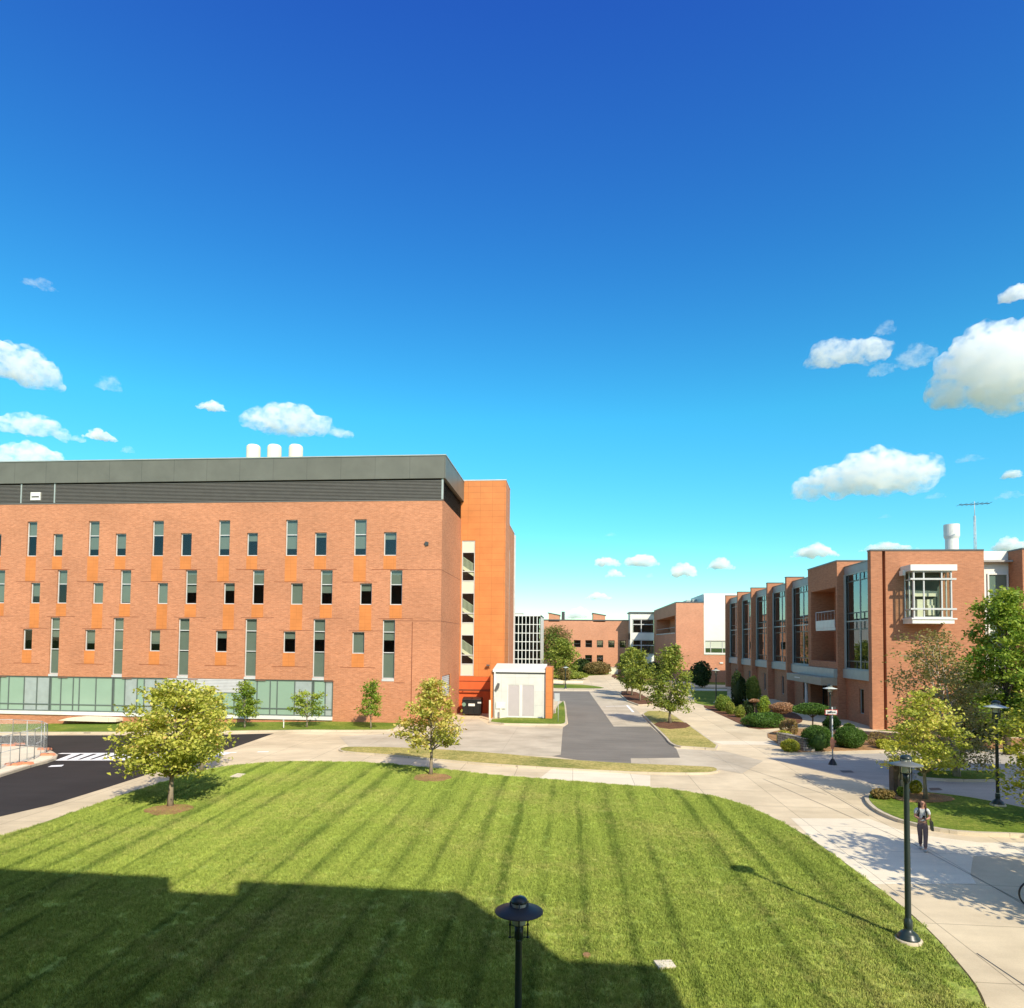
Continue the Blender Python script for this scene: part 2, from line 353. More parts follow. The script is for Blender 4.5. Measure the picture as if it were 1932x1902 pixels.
class MB:
    def __init__(s): s.v = []; s.f = []; s.m = []; s.smooth = []
    def add(s, vs, fs, m=0, smooth=False):
        b = len(s.v); s.v += [tuple(x) for x in vs]
        for f in fs: s.f.append([b + i for i in f]); s.m.append(m); s.smooth.append(smooth)
        return s
    def quad(s, a, b, c, d, m=0): return s.add([a, b, c, d], [(0, 1, 2, 3)], m)
    def box(s, x0, x1, y0, y1, z0, z1, m=0, bev=0.0):
        if x0 > x1: x0, x1 = x1, x0
        if y0 > y1: y0, y1 = y1, y0
        if z0 > z1: z0, z1 = z1, z0
        vs = [(x0, y0, z0), (x1, y0, z0), (x1, y1, z0), (x0, y1, z0), (x0, y0, z1), (x1, y0, z1), (x1, y1, z1), (x0, y1, z1)]
        return s.add(vs, [(3, 2, 1, 0), (4, 5, 6, 7), (0, 1, 5, 4), (1, 2, 6, 5), (2, 3, 7, 6), (3, 0, 4, 7)], m)
    def prism(s, pts, ext, m=0):           # closed 3-d outline pts swept by vector ext
        n = len(pts); pts = [Vector(p) for p in pts]; e = Vector(ext)
        vs = pts + [p + e for p in pts]
        tris = tessellate_polygon([pts])
        fs = [tuple(reversed(t)) for t in tris] + [tuple(i + n for i in t) for t in tris]
        fs += [(i, (i + 1) % n, (i + 1) % n + n, i + n) for i in range(n)]
        return s.add(vs, fs, m)
    def tube(s, path, rad, n=8, m=0, caps=True):
        path = [Vector(p) for p in path]
        if isinstance(rad, (int, float)): rad = [rad] * len(path)
        rings = []; prev = None; vs = []
        for i, p in enumerate(path):
            d = (path[min(i + 1, len(path) - 1)] - path[max(i - 1, 0)]).normalized()
            ref = Vector((0, 0, 1)) if abs(d.z) < 0.9 else Vector((1, 0, 0))
            if prev is None: a = d.cross(ref).normalized()
            else:
                a = (prev - d * prev.dot(d))
                a = a.normalized() if a.length > 1e-6 else d.cross(ref).normalized()
            prev = a; b = d.cross(a)
            for k in range(n):
                t = 2 * math.pi * k / n
                vs.append(p + (a * math.cos(t) + b * math.sin(t)) * rad[i])
        fs = []
        for i in range(len(path) - 1):
            for k in range(n):
                fs.append((i * n + k, i * n + (k + 1) % n, (i + 1) * n + (k + 1) % n, (i + 1) * n + k))
        s.add(vs, fs, m, True)
        if caps:
            s.add(vs[:n], [tuple(range(n))], m); s.add(vs[-n:], [tuple(range(n))], m)
        return s
    def lathe(s, prof, cx=0, cy=0, n=24, m=0, smooth=True):   # prof: (r, z)
        vs = []; fs = []
        for r, z in prof:
            for k in range(n):
                t = 2 * math.pi * k / n; vs.append((cx + r * math.cos(t), cy + r * math.sin(t), z))
        for i in range(len(prof) - 1):
            for k in range(n): fs.append((i * n + k, i * n + (k + 1) % n, (i + 1) * n + (k + 1) % n, (i + 1) * n + k))
        return s.add(vs, fs, m, smooth)
    def ell(s, c, r, n=12, k=8, m=0, jitter=0.0, rg=None):
        vs = []; fs = []
        for i in range(k + 1):
            ph = math.pi * i / k
            for j in range(n):
                t = 2 * math.pi * j / n
                q = 1 + (rg.uniform(-jitter, jitter) if rg else 0)
                vs.append((c[0] + r[0] * q * math.sin(ph) * math.cos(t), c[1] + r[1] * q * math.sin(ph) * math.sin(t), c[2] + r[2] * q * math.cos(ph)))
        for i in range(k):
            for j in range(n): fs.append((i * n + j, (i + 1) * n + j, (i + 1) * n + (j + 1) % n, i * n + (j + 1) % n))
        return s.add(vs, fs, m, True)
    def build(s, name, mats, parent=None, recalc=True):
        if not isinstance(mats, (list, tuple)): mats = [mats]
        org = ORG.get(parent.name, Vector()) if parent is not None else Vector()
        me = bpy.data.meshes.new(name)
        me.from_pydata([(v[0] - org.x, v[1] - org.y, v[2] - org.z) for v in s.v], [], s.f)
        me.polygons.foreach_set('material_index', s.m); me.polygons.foreach_set('use_smooth', s.smooth)
        if recalc:
            bm = bmesh.new(); bm.from_mesh(me); bmesh.ops.remove_doubles(bm, verts=bm.verts, dist=1e-5) if len(s.v) < 4000 else None
            bmesh.ops.recalc_face_normals(bm, faces=bm.faces); bm.to_mesh(me); bm.free()
        me.update()
        return link_mesh(name, me, mats, parent)

def struct(name, mb, mats, kind='structure'):
    o = mb.build(name, mats); o['kind'] = kind; return o

# ground sheets that follow the terrain
def bisected(pts):
    bm = bmesh.new()
    vs = [bm.verts.new((p[0], p[1], 0)) for p in pts]
    for t in tessellate_polygon([[Vector((p[0], p[1], 0)) for p in pts]]):
        try: bm.faces.new([vs[i] for i in t])
        except ValueError: pass
    for X in (-20.0, -75.0):
        bmesh.ops.bisect_plane(bm, geom=bm.verts[:] + bm.edges[:] + bm.faces[:], plane_co=(X, 0, 0), plane_no=(1, 0, 0))
    return bm
def sheet(name, pts, zo, mat, th=0.0, kind='structure'):
    bm = bisected(pts)
    for v in bm.verts: v.co.z = hz(v.co.x) + zo
    bmesh.ops.recalc_face_normals(bm, faces=bm.faces)
    for f in bm.faces:
        if f.normal.z < 0: f.normal_flip()
    if th:
        be = [e for e in bm.edges if len(e.link_faces) == 1]
        r = bmesh.ops.extrude_edge_only(bm, edges=be)
        for v in [g for g in r['geom'] if isinstance(g, bmesh.types.BMVert)]: v.co.z -= th
        bmesh.ops.recalc_face_normals(bm, faces=bm.faces)
    me = bpy.data.meshes.new(name); bm.to_mesh(me); bm.free()
    o = link_mesh(name, me, [mat]); o['kind'] = kind; return o
def gp(pts): return [(lambda P: (P.x, P.y))(G(x, y)) for x, y in pts]
def smooth_poly(pts, it=1, closed=True):
    for _ in range(it):
        q = []; n = len(pts)
        for i in range(n if closed else n - 1):
            a = pts[i]; b = pts[(i + 1) % n]
            q.append((a[0] * .75 + b[0] * .25, a[1] * .75 + b[1] * .25)); q.append((a[0] * .25 + b[0] * .75, a[1] * .25 + b[1] * .75))
        if not closed: q = [pts[0]] + q + [pts[-1]]
        pts = q
    return pts
def inset(pts, d):
    n = len(pts); area = sum(pts[i][0] * pts[(i + 1) % n][1] - pts[(i + 1) % n][0] * pts[i][1] for i in range(n))
    s = 1 if area > 0 else -1; out = []
    for i in range(n):
        a, b, c = Vector(pts[i - 1]), Vector(pts[i]), Vector(pts[(i + 1) % n])
        e1 = (b - a); e2 = (c - b)
        if e1.length < 1e-6 or e2.length < 1e-6: out.append((b.x, b.y)); continue
        e1.normalize(); e2.normalize()
        n1 = Vector((-e1.y, e1.x)) * s; n2 = Vector((-e2.y, e2.x)) * s
        nn = n1 + n2
        if nn.length < 1e-4: nn = n1
        nn.normalize(); k = d / max(0.5, nn.dot(n1))
        out.append((b.x + nn.x * k, b.y + nn.y * k))
    return out
def island(name, pts, mat, h=0.12, w=0.16, kmat=None, kname='kerb'):
    sheet(kname, pts, h, kmat or M['kerb'], h + .02)
    return sheet(name, inset(pts, w), h + 0.012, mat, 0.011)

# wall with openings: P(u, z, d) gives the point d inside the wall face
def facade(mb, u0, u1, z0, z1, holes, P, depth_, m=0, mr=0):
    us = sorted({u0, u1, *[h[0] for h in holes], *[h[1] for h in holes]}); zs = sorted({z0, z1, *[h[2] for h in holes], *[h[3] for h in holes]})
    us = [u for u in us if u0 <= u <= u1]; zs = [z for z in zs if z0 <= z <= z1]
    for i in range(len(us) - 1):
        for j in range(len(zs) - 1):
            cu, cz = (us[i] + us[i + 1]) / 2, (zs[j] + zs[j + 1]) / 2
            if any(h[0] < cu < h[1] and h[2] < cz < h[3] for h in holes): continue
            mb.quad(P(us[i], zs[j], 0), P(us[i + 1], zs[j], 0), P(us[i + 1], zs[j + 1], 0), P(us[i], zs[j + 1], 0), m)
    for (a, b, c, d) in holes:
        for (p, q) in (((a, c), (b, c)), ((b, c), (b, d)), ((b, d), (a, d)), ((a, d), (a, c))):
            mb.quad(P(*p, 0), P(*q, 0), P(*q, depth_), P(*p, depth_), mr)
def pbox(mb, P, u0, u1, z0, z1, d0, d1, m=0):
    vs = [P(u0, z0, d0), P(u1, z0, d0), P(u1, z0, d1), P(u0, z0, d1), P(u0, z1, d0), P(u1, z1, d0), P(u1, z1, d1), P(u0, z1, d1)]
    mb.add(vs, [(3, 2, 1, 0), (4, 5, 6, 7), (0, 1, 5, 4), (1, 2, 6, 5), (2, 3, 7, 6), (3, 0, 4, 7)], m)
def frame_bars(mb, P, u0, u1, z0, z1, d0, d1, w, vbars=(), hbars=(), m=0):
    pbox(mb, P, u0, u0 + w, z0, z1, d0, d1, m); pbox(mb, P, u1 - w, u1, z0, z1, d0, d1, m)
    pbox(mb, P, u0 + w, u1 - w, z0, z0 + w, d0, d1, m); pbox(mb, P, u0 + w, u1 - w, z1 - w, z1, d0, d1, m)
    for z in hbars: pbox(mb, P, u0 + w, u1 - w, z - w / 2, z + w / 2, d0 + .003, d1 - .003, m)
    for u in vbars: pbox(mb, P, u - w / 2, u + w / 2, z0 + w, z1 - w, d0 + .006, d1 - .006, m)
def window(parent, P, u0, u1, z0, z1, d=.16, w=.055, hbars=(), vbars=(), blind=0.0, fm='frame', gm='glass', name='window'):
    mb = MB(); frame_bars(mb, P, u0, u1, z0, z1, d - .04, d + .04, w, vbars, hbars)
    f = mb.build(name, M[fm], parent)
    MB().quad(P(u0 + w, z0 + w, d), P(u1 - w, z0 + w, d), P(u1 - w, z1 - w, d), P(u0 + w, z1 - w, d)).build('pane', M[gm], f)
    if blind > 0:
        zb = z1 - (z1 - z0) * blind
        b = MB(); pbox(b, P, u0 + w * .6, u1 - w * .6, zb, z1 - w * .5, d + .10, d + .115); b.build('blind', M['blind'], f)
    return f

# leaves
def leaves_mesh(name, C, size, mat, parent, rg, tint, up=0.5, aspect=.6, extra=None):
    C = np.asarray(C, dtype=np.float64); n = len(C)
    nrm = rg.normal(size=(n, 3)); nrm[:, 2] = np.abs(nrm[:, 2]) + up; nrm /= np.linalg.norm(nrm, axis=1)[:, None]
    t = rg.normal(size=(n, 3)); a = np.cross(nrm, t); a /= np.linalg.norm(a, axis=1)[:, None] + 1e-9; b = np.cross(nrm, a)
    s = size * rg.uniform(.6, 1.3, size=(n, 1)); bend = nrm * s * rg.uniform(-.25, .1, size=(n, 1))
    V = np.stack([C - a * s * .5 + bend, C - b * s * aspect * .5, C + a * s * .5 + bend, C + b * s * aspect * .5], axis=1).reshape(-1, 3)
    org = ORG.get(parent.name, Vector()) if parent is not None else Vector()
    V -= np.array(org)
    T = np.repeat(np.asarray(tint), 4)
    nf = n
    me = bpy.data.meshes.new(name)
    loops = np.arange(4 * n); sizes = np.full(n, 4)
    if extra is not None:
        ev, ef, et = extra; ev = np.asarray(ev) - np.array(org)
        loops = np.concatenate([loops, (np.asarray(ef).reshape(-1) + 4 * n)]); sizes = np.concatenate([sizes, np.full(len(ef), 4)])
        V = np.concatenate([V, ev]); T = np.concatenate([T, np.full(len(ev), et)]); nf += len(ef)
    me.vertices.add(len(V)); me.vertices.foreach_set('co', V.reshape(-1).astype(np.float32))
    me.loops.add(len(loops)); me.loops.foreach_set('vertex_index', loops.astype(np.int32))
    me.polygons.add(nf); st = np.concatenate([[0], np.cumsum(sizes)[:-1]])
    me.polygons.foreach_set('loop_start', st.astype(np.int32))
    at = me.attributes.new('tint', 'FLOAT', 'POINT'); at.data.foreach_set('value', T.astype(np.float32))
    me.update(calc_edges=True); me.validate()
    return link_mesh(name, me, [mat], parent)

def tree(name, label, base, H, z0, prof, leaf, seed, n_limb=26, n_leaf=5000, lsize=.16, trunk_r=.09, bark='bark', group=None,
         clump=.2, flat=.55, lean=(0, 0), cat='tree', up=.5, stems=1, droop=0.0, orange_top=0.0):
    """prof: list of (t, half width) from crown bottom (t=0) to the top (t=1); z0 = crown bottom above the base."""
    rg = np.random.default_rng(seed); base = Vector(base)
    o = thing(name, label, cat, base, group)
    def hw(t): return float(np.interp(t, [p[0] for p in prof], [p[1] for p in prof]))
    rmax = max(p[1] for p in prof)
    tr = MB(); top = Vector((base.x + lean[0], base.y + lean[1], base.z + H * .93))
    def axis(z):
        f = max(0, min(1, (z - base.z) / (H * .93)))
        return Vector((base.x + lean[0] * f ** 1.3 + .02 * H * math.sin(f * 5 + seed) * .4, base.y + lean[1] * f ** 1.3, z))
    for sidx in range(stems):
        ang = 2.1 * sidx + seed; off = .0 if stems == 1 else .5
        path = []; rr = []
        for k in range(9):
            f = k / 8; p = axis(base.z + H * .93 * f)
            p = p + Vector((math.cos(ang), math.sin(ang), 0)) * off * (.35 + 1.6 * f) * (stems > 1) * H * .06
            path.append(p); rr.append(max(.012, trunk_r * (1.0 - .86 * f) * (1.35 if k == 0 else 1)))
        path[0].z -= .05
        tr.tube(path, rr, 9)
    tr.build('trunk', M[bark], o)
    br = MB(); C = []; T = []
    for i in range(n_limb):
        t = (i + .5 + rg.uniform(-.35, .35)) / n_limb
        t = min(1, max(0, t)) ** .9
        az = i * 2.399963 + rg.uniform(-.5, .5)
        w = hw(t) * rg.uniform(.66, 1.08)
        zt = base.z + z0 + (H - z0) * t
        rise = (H - z0) * .10 + w * .35
        zs = max(base.z + z0 * .8, zt - rise)
        a = axis(zs); tipc = axis(zt); tip = tipc + Vector((math.cos(az) * w, math.sin(az) * w, -droop * w))
        mid = a.lerp(tip, .5) + Vector((0, 0, rise * .18 + droop * w * .3))
        f = 1 - (zs - base.z) / H
        br.tube([a, a.lerp(mid, .6), mid, mid.lerp(tip, .6), tip], [trunk_r * .42 * f + .012, trunk_r * .3 * f + .01, trunk_r * .22 * f + .008, .010, .005], 5, caps=False)
        ncl = max(2, int(2 + 3 * w / rmax)); ct = rg.uniform(-.22, .22)
        for k in range(ncl):
            q = .35 + .65 * (k + .6) / ncl
            p = a.lerp(mid, q * 2) if q < .5 else mid.lerp(tip, q * 2 - 1)
            p = np.array(p) + rg.normal(size=3) * np.array([.1, .1, .05]) * rmax
            nl = int(n_leaf / n_limb / ncl * rg.uniform(.6, 1.4) * (.5 + w / rmax * .7)) + 4
            rc = clump * rmax * rg.uniform(.7, 1.25)
            pts = rg.normal(size=(nl, 3)) * np.array([rc, rc, rc * flat]) * .62 + p
            pts[:, 2] -= droop * ((pts[:, 0] - p[0]) ** 2 + (pts[:, 1] - p[1]) ** 2) / max(rc, .01)
            C.append(pts); T.append(np.clip(.45 + ct + orange_top * (t - .4) + rg.normal(size=nl) * .2, 0, 1))
    br.build('branches', M[bark], o)
    C = np.concatenate(C); T = np.concatenate(T)
    leaves_mesh('crown', C, lsize, LEAF[leaf], o, rg, T, up)
    return o

def shrub(name, label, c, r, leaf, seed, n=1800, lsize=.09, group=None, core=.82, lump=.18, cat='shrub', up=.2, stem=None, shape=1.0, twig=False, stemname='trunk', bark='bark_d', fname='foliage'):
    """c: ground point, r: (rx, ry, height)."""
    rg = np.random.default_rng(seed); c = Vector(c)
    o = thing(name, label, cat, c, group)
    zc = r[2] * .5 if stem is None else stem + (r[2] - stem) * .5
    hz_ = r[2] * .5 if stem is None else (r[2] - stem) * .5
    d = rg.normal(size=(n, 3)); d /= np.linalg.norm(d, axis=1)[:, None]
    K = 14; kd = rg.normal(size=(K, 3)); kd /= np.linalg.norm(kd, axis=1)[:, None]
    bump = np.max(d @ kd.T, axis=1); rad = 1 + lump * (np.clip((bump - .75) * 4, -1, 1) - .4)
    tl = np.argmax(d @ kd.T, axis=1)
    rad = rad * rg.uniform(.82, 1.03, size=n)
    sx = 1 if shape == 1.0 else (np.clip(1 - d[:, 2], .05, 2) / 1.6) ** (shape - 1)
    C = np.stack([c.x + d[:, 0] * r[0] * rad * sx, c.y + d[:, 1] * r[1] * rad * sx, c.z + zc + d[:, 2] * hz_ * rad], axis=1)
    C[:, 2] = np.maximum(C[:, 2], c.z + .03)
    kt = rg.uniform(-.2, .2, size=K)
    T = np.clip(.48 + kt[tl] + rg.normal(size=n) * .2, 0, 1)
    ex = None
    if core > 0 and shape == 1.0:
        mb = MB(); mb.ell((c.x, c.y, c.z + zc), (r[0] * core, r[1] * core, hz_ * core), 14, 9, 0, .05, random.Random(seed))
        ex = (np.maximum(np.array(mb.v), np.array([-1e9, -1e9, c.z])), mb.f, .25)
    leaves_mesh(fname, C, lsize, LEAF[leaf], o, rg, T, up, .65, ex)
    if stem is not None or twig:
        s = MB(); h = (stem if stem is not None else r[2] * .3) + hz_ * .7
        s.tube([(c.x, c.y, c.z - .03), (c.x + .03, c.y, c.z + h * .5), (c.x - .02, c.y + .02, c.z + h)], [.07, .055, .03], 7)
        for k in range(6):
            a = k * 1.05 + seed
            s.tube([(c.x, c.y, c.z + h * .6), (c.x + math.cos(a) * r[0] * .4, c.y + math.sin(a) * r[1] * .4, c.z + h * .9), (c.x + math.cos(a) * r[0] * .75, c.y + math.sin(a) * r[1] * .75, c.z + zc)], [.03, .02, .008], 5)
        s.build(stemname, M[bark], o)
    return o
SKY_SAT, SKY_STR, SUN_STR, EXPO = 1.35, .12, 3.5, .75
# ================================================================== GROUND
sheet('ground', [(-3000, -1500), (3000, -1500), (3000, 4500), (-3000, 4500)], -0.10, M['field'])
# pale concrete paving under everything on the campus
sheet('pavement', [(-75, 4), (60, 4), (60, 118), (22, 118), (14, 152), (-13, 152), (-13, 62), (-75, 62)], 0.0, M['concrete'])
# the mown lawn in front
lawn_px = [(0, 1580), (66, 1559), (156, 1528), (225, 1503), (321, 1472), (381, 1455), (430, 1446), (497, 1440), (560, 1438), (640, 1438), (720, 1441), (800, 1448),
           (900, 1460), (1000, 1469), (1100, 1477), (1200, 1484), (1300, 1495), (1370, 1508), (1430, 1530), (1490, 1560), (1550, 1598),
           (1620, 1650), (1700, 1711), (1760, 1766), (1802, 1815), (1832, 1852), (1848, 1880), (1855, 1902)]
lw = smooth_poly(gp(lawn_px), 1, False)
lw = lw + [(lw[-1][0] + .1, 9.0), (lw[-1][0] - .6, 5.5), (lw[-1][0] - 3, 2.0), (-75, 2.0), (-75, lw[0][1] - 14), (-45, lw[0][1] - 4.5)]
sheet('lawn', lw, 0.035, M['lawn'], 0.06)
# real blades over the mown lawn
def grass_blades(pts):
    rg = np.random.default_rng(3); V = []; Fc = []
    for i in range(95):
        x, y = rg.uniform(-.17, .17, 2); a = rg.uniform(0, 6.283); h = rg.uniform(.035, .075); w = rg.uniform(.004, .009); lx, ly = rg.normal(size=2) * .022
        b = len(V); dx, dy = math.cos(a) * w, math.sin(a) * w
        V += [(x - dx, y - dy, 0), (x + dx, y + dy, 0), (x + lx + dx * .4, y + ly + dy * .4, h), (x + lx - dx * .4, y + ly - dy * .4, h)]; Fc.append((b, b + 1, b + 2, b + 3))
    pm = bpy.data.meshes.new('grass_tuft'); pm.from_pydata(V, [], Fc); pm.materials.append(M['lawn'])
    tuft = bpy.data.objects.new('grass_tuft', pm)
    o = sheet('grass', pts, .034, M['lawn'], 0, 'stuff')
    ng = bpy.data.node_groups.new('blades', 'GeometryNodeTree')
    ng.interface.new_socket('Geometry', in_out='INPUT', socket_type='NodeSocketGeometry'); ng.interface.new_socket('Geometry', in_out='OUTPUT', socket_type='NodeSocketGeometry')
    gi = ng.nodes.new('NodeGroupInput'); go = ng.nodes.new('NodeGroupOutput')
    dp = ng.nodes.new('GeometryNodeDistributePointsOnFaces'); dp.inputs['Density'].default_value = 38.0; dp.inputs['Seed'].default_value = 4
    ip = ng.nodes.new('GeometryNodeInstanceOnPoints'); oi = ng.nodes.new('GeometryNodeObjectInfo'); oi.inputs['Object'].default_value = tuft
    rr = ng.nodes.new('FunctionNodeRandomValue'); rr.data_type = 'FLOAT_VECTOR'; rr.inputs[0].default_value = (0, 0, 0); rr.inputs[1].default_value = (0, 0, 6.28)
    rs = ng.nodes.new('FunctionNodeRandomValue'); rs.data_type = 'FLOAT'; rs.inputs[2].default_value = .75; rs.inputs[3].default_value = 1.25
    ng.links.new(gi.outputs[0], dp.inputs['Mesh']); ng.links.new(dp.outputs['Points'], ip.inputs['Points']); ng.links.new(oi.outputs['Geometry'], ip.inputs['Instance'])
    ng.links.new(rr.outputs[0], ip.inputs['Rotation']); ng.links.new(rs.outputs[1], ip.inputs['Scale']); ng.links.new(ip.outputs[0], go.inputs[0])
    md = o.modifiers.new('blades', 'NODES'); md.node_group = ng
    return o
vis = [p for p in inset(lw, .13)]
vis = [(max(x, -48.0), min(max(y, 9.5), 60)) for x, y in vis]
grass_blades(vis)
# bare soil edge round the lawn
edge = smooth_poly(gp(lawn_px), 1, False)
off = inset(lw, -.06)
sheet('soil_edge', off, 0.012, M['soil'], 0)
# dark asphalt road on the left
road_l = gp([(0, 1388), (300, 1387), (430, 1386), (517, 1384), (440, 1411), (400, 1424), (331, 1446), (298, 1455), (199, 1487), (99, 1518), (0, 1541)])
road_l = road_l + [(-75, road_l[-1][1] - 12), (-75, road_l[0][1])]
sheet('asphalt_road', road_l, 0.006, M['asphalt_d'])
# road markings
def strip(a, b, w):
    a = Vector(a); b = Vector(b); d = (b - a).normalized(); n = Vector((-d.y, d.x)) * w / 2
    return [(a + n)[:], (b + n)[:], (b - n)[:], (a - n)[:]]
def addpoly(mb, pts, z):
    mb.add([(p[0], p[1], hz(p[0]) + z) for p in pts], [tuple(range(len(pts)))])
cw = MB()
cA, cB = G(112, 1422), G(430, 1421); dA, dB = G(108, 1434.5), G(395, 1433.5)
for p, q in ((cA, cB), (dA, dB)):
    for k in range(6):
        u = p.lerp(q, k / 6); v = p.lerp(q, (k + 1) / 6 + .002)
        addpoly(cw, strip(u.xy, v.xy, .34), .013)
nb = 13
for k in range(nb):
    f = (k + .25) / nb
    lo = dA.lerp(dB, f); hi = cA.lerp(cB, min(1, f + .09))
    addpoly(cw, strip(lo.xy, hi.xy, .52), .0105)
struct('crosswalk_marking', cw, [M['paint']])
mk = MB(); addpoly(mk, gp([(90, 1447.5), (97, 1444.5), (121, 1443.2), (116, 1446.5)]), .011); struct('road_marking', mk, [M['paint']])
mk = MB(); addpoly(mk, strip(G(414, 1420.5).xy, G(507, 1418.5).xy, .3), .011); struct('road_marking', mk, [M['paint']])
# old grey concrete drive, grey asphalt car park
sheet('concrete_drive', gp([(640, 1390), (760, 1383), (860, 1357), (905, 1357), (921, 1368), (1062, 1375), (1060, 1423), (1042, 1427), (931, 1424), (807, 1416), (662, 1413)]), 0.006, M['concrete_g'])
sheet('car_park', gp([(1040, 1304.5), (1111, 1304.5), (1158, 1371), (1228, 1371), (1262, 1402), (1276, 1413), (1283, 1430), (1190, 1431), (1191, 1442), (1090, 1434), (1042, 1427), (1058, 1424), (1062, 1373), (1072, 1366), (1066, 1325), (1040, 1318)]), 0.010, M['asphalt'])
sheet('parking_bay', gp([(1111, 1304.5), (1163, 1306), (1190, 1331), (1206, 1344), (1228, 1371), (1158, 1371)]), 0.008, M['concrete_g'])
mk = MB(); addpoly(mk, strip(G(1143, 1333).xy, G(1192, 1332).xy, .25), .016); addpoly(mk, strip(G(1183, 1331).xy, G(1195, 1344).xy, .25), .0185); struct('parking_line', mk, [M['paint']])
sheet('concrete_apron', gp([(1190, 1431), (1283, 1430), (1276, 1413), (1365, 1417), (1440, 1436), (1400, 1460), (1356, 1452), (1304, 1448), (1191, 1443)]), 0.007, M['concrete_g'])
# paler new slabs
sheet('new_slab', gp([(1492, 1544), (1640, 1545), (1716, 1573), (1850, 1590), (1990, 1590), (1990, 1617), (1836, 1616), (1831, 1650), (1842, 1668), (1645, 1669), (1550, 1599)]), 0.006, M['concrete_w'])
sheet('new_slab', gp([(1342, 1398), (1447, 1399), (1476, 1406), (1363, 1405)]), 0.006, M['concrete_w'])
sheet('new_slab', gp([(1018, 1469), (1042, 1450), (1227, 1463), (1227, 1484)]), 0.006, M['concrete_w'])
# saw cuts across the paving
sc = MB()
for a, b in (((1843, 1799), (1960, 1878)), ((1725, 1594), (1935, 1706)), ((1440, 1470), (1730, 1596)), ((1330, 1424), (1560, 1500)), ((1500, 1460), (1640, 1540))):
    addpoly(sc, strip(G(*a).xy, G(*b).xy, .022), .010)
struct('paving_joint', sc, [M['cap']])
# long dry grass island between path and road
isl = [(637, 1417), (645, 1413), (662, 1411.5), (724, 1412), (807, 1415), (931, 1423), (1055, 1435), (1180, 1443), (1304, 1448), (1346, 1450), (1357, 1454), (1354, 1459), (1329, 1462), (1221, 1461), (1097, 1455), (931, 1445), (807, 1434), (724, 1426), (650, 1421)]
island('grass_island', smooth_poly(gp(isl), 1), M['drygrass'], .10, .10)
# grass verge against the left building, with kerb
ver = gp([(0, 1384), (200, 1384), (430, 1382), (640, 1380.5), (735, 1380), (750, 1377), (756, 1371), (770, 1360)])
ver = [(-75, ver[0][1])] + ver + [(ver[-1][0], 56.4), (-75, 56.4)]
island('grass_verge', ver, M['grass'], .10, .28)
# islands beside the car park
island('grass_island', smooth_poly(gp([(1206, 1344), (1259, 1343), (1290, 1363), (1330, 1391), (1366, 1417), (1310, 1413), (1276, 1411), (1262, 1404), (1256, 1395), (1230, 1369)]), 1), M['drygrass'], .13, .15)
sheet('mulch_bed', smooth_poly(gp([(1228, 1366), (1290, 1364), (1307, 1376), (1250, 1380)]), 1), .155, M['mulch'], .02)
island('mulch_island', smooth_poly(gp([(1163, 1306), (1197, 1305), (1222, 1317), (1240, 1330), (1192, 1332)]), 1), M['mulch'], .13, .15)
# grass bits round the shed
island('grass_island', smooth_poly(gp([(921, 1367), (926, 1357), (1046, 1352), (1046, 1336), (1062, 1323), (1067, 1326), (1071, 1364), (1066, 1369), (1040, 1369)]), 1), M['grass'], .12, .16)
sheet('grass_strip', smooth_poly(gp([(1030, 1291), (1090, 1291), (1128, 1295), (1144, 1299), (1100, 1299), (1030, 1298)]), 1), .02, M['grass'])
# shaded lawn and mulch bed by the right building
sheet('side_lawn', gp([(1300, 1298), (1372, 1299), (1372, 1330), (1350, 1335), (1312, 1327)]), .02, M['grass'])
sheet('side_path', gp([(1304, 1299), (1372, 1300), (1372, 1304), (1306, 1303)]), .026, M['concrete_w'])
sheet('mulch_bed', smooth_poly(gp([(1320, 1331), (1350, 1333), (1375, 1318), (1420, 1326), (1500, 1345), (1516, 1356), (1511, 1365), (1472, 1374), (1420, 1377), (1392, 1364), (1362, 1350)]), 1), .03, M['mulch'], .04)
sheet('planting_bed', smooth_poly(gp([(1441, 1387), (1468, 1378), (1504, 1374), (1560, 1378), (1646, 1381), (1760, 1388), (1932, 1394), (1990, 1396), (1990, 1412), (1700, 1414), (1537, 1418), (1498, 1420), (1474, 1407)]), 1), .03, M['drymulch'], .04)
sheet('side_lawn', gp([(1650, 1378), (2100, 1376), (2100, 1396), (1932, 1392), (1760, 1386)]), .02, M['grass'])
# service road on the right
sheet('service_road', gp([(1446, 1430), (1560, 1424), (1700, 1421), (2100, 1418), (2300, 1560), (1940, 1527), (1852, 1511), (1690, 1489), (1560, 1458)]), .006, M['asphalt_r'])
mk = MB(); addpoly(mk, gp([(1584, 1454), (1606, 1454), (1612, 1458), (1590, 1458)]), .013); struct('drain_cover', mk, [M['louver']])
mk = MB(); addpoly(mk, gp([(1752, 1487), (1772, 1487), (1779, 1491), (1756, 1492)]), .013); struct('drain_cover', mk, [M['louver']])
# the kerbed grass islands on the right
isr = gp([(1630, 1506), (1640, 1501), (1660, 1498), (1690, 1494), (1749, 1499), (1793, 1503), (1852, 1512), (1932, 1528), (2060, 1556), (2060, 1590), (1932, 1580), (1823, 1577), (1758, 1568), (1714, 1557), (1690, 1551), (1652, 1534), (1634, 1518)])
island('grass_island', smooth_poly(isr, 1), M['grass'], .13, .17)
sheet('mulch_bed', smooth_poly(gp([(1672, 1506), (1700, 1499), (1760, 1503), (1806, 1512), (1790, 1520), (1720, 1521), (1690, 1515)]), 1), .165, M['drymulch'], .02)
island('grass_island', smooth_poly(gp([(1722, 1462), (1745, 1458), (1850, 1457), (1893, 1461), (1906, 1469), (1895, 1476), (1800, 1476), (1730, 1471)]), 1), M['grass'], .13, .15)
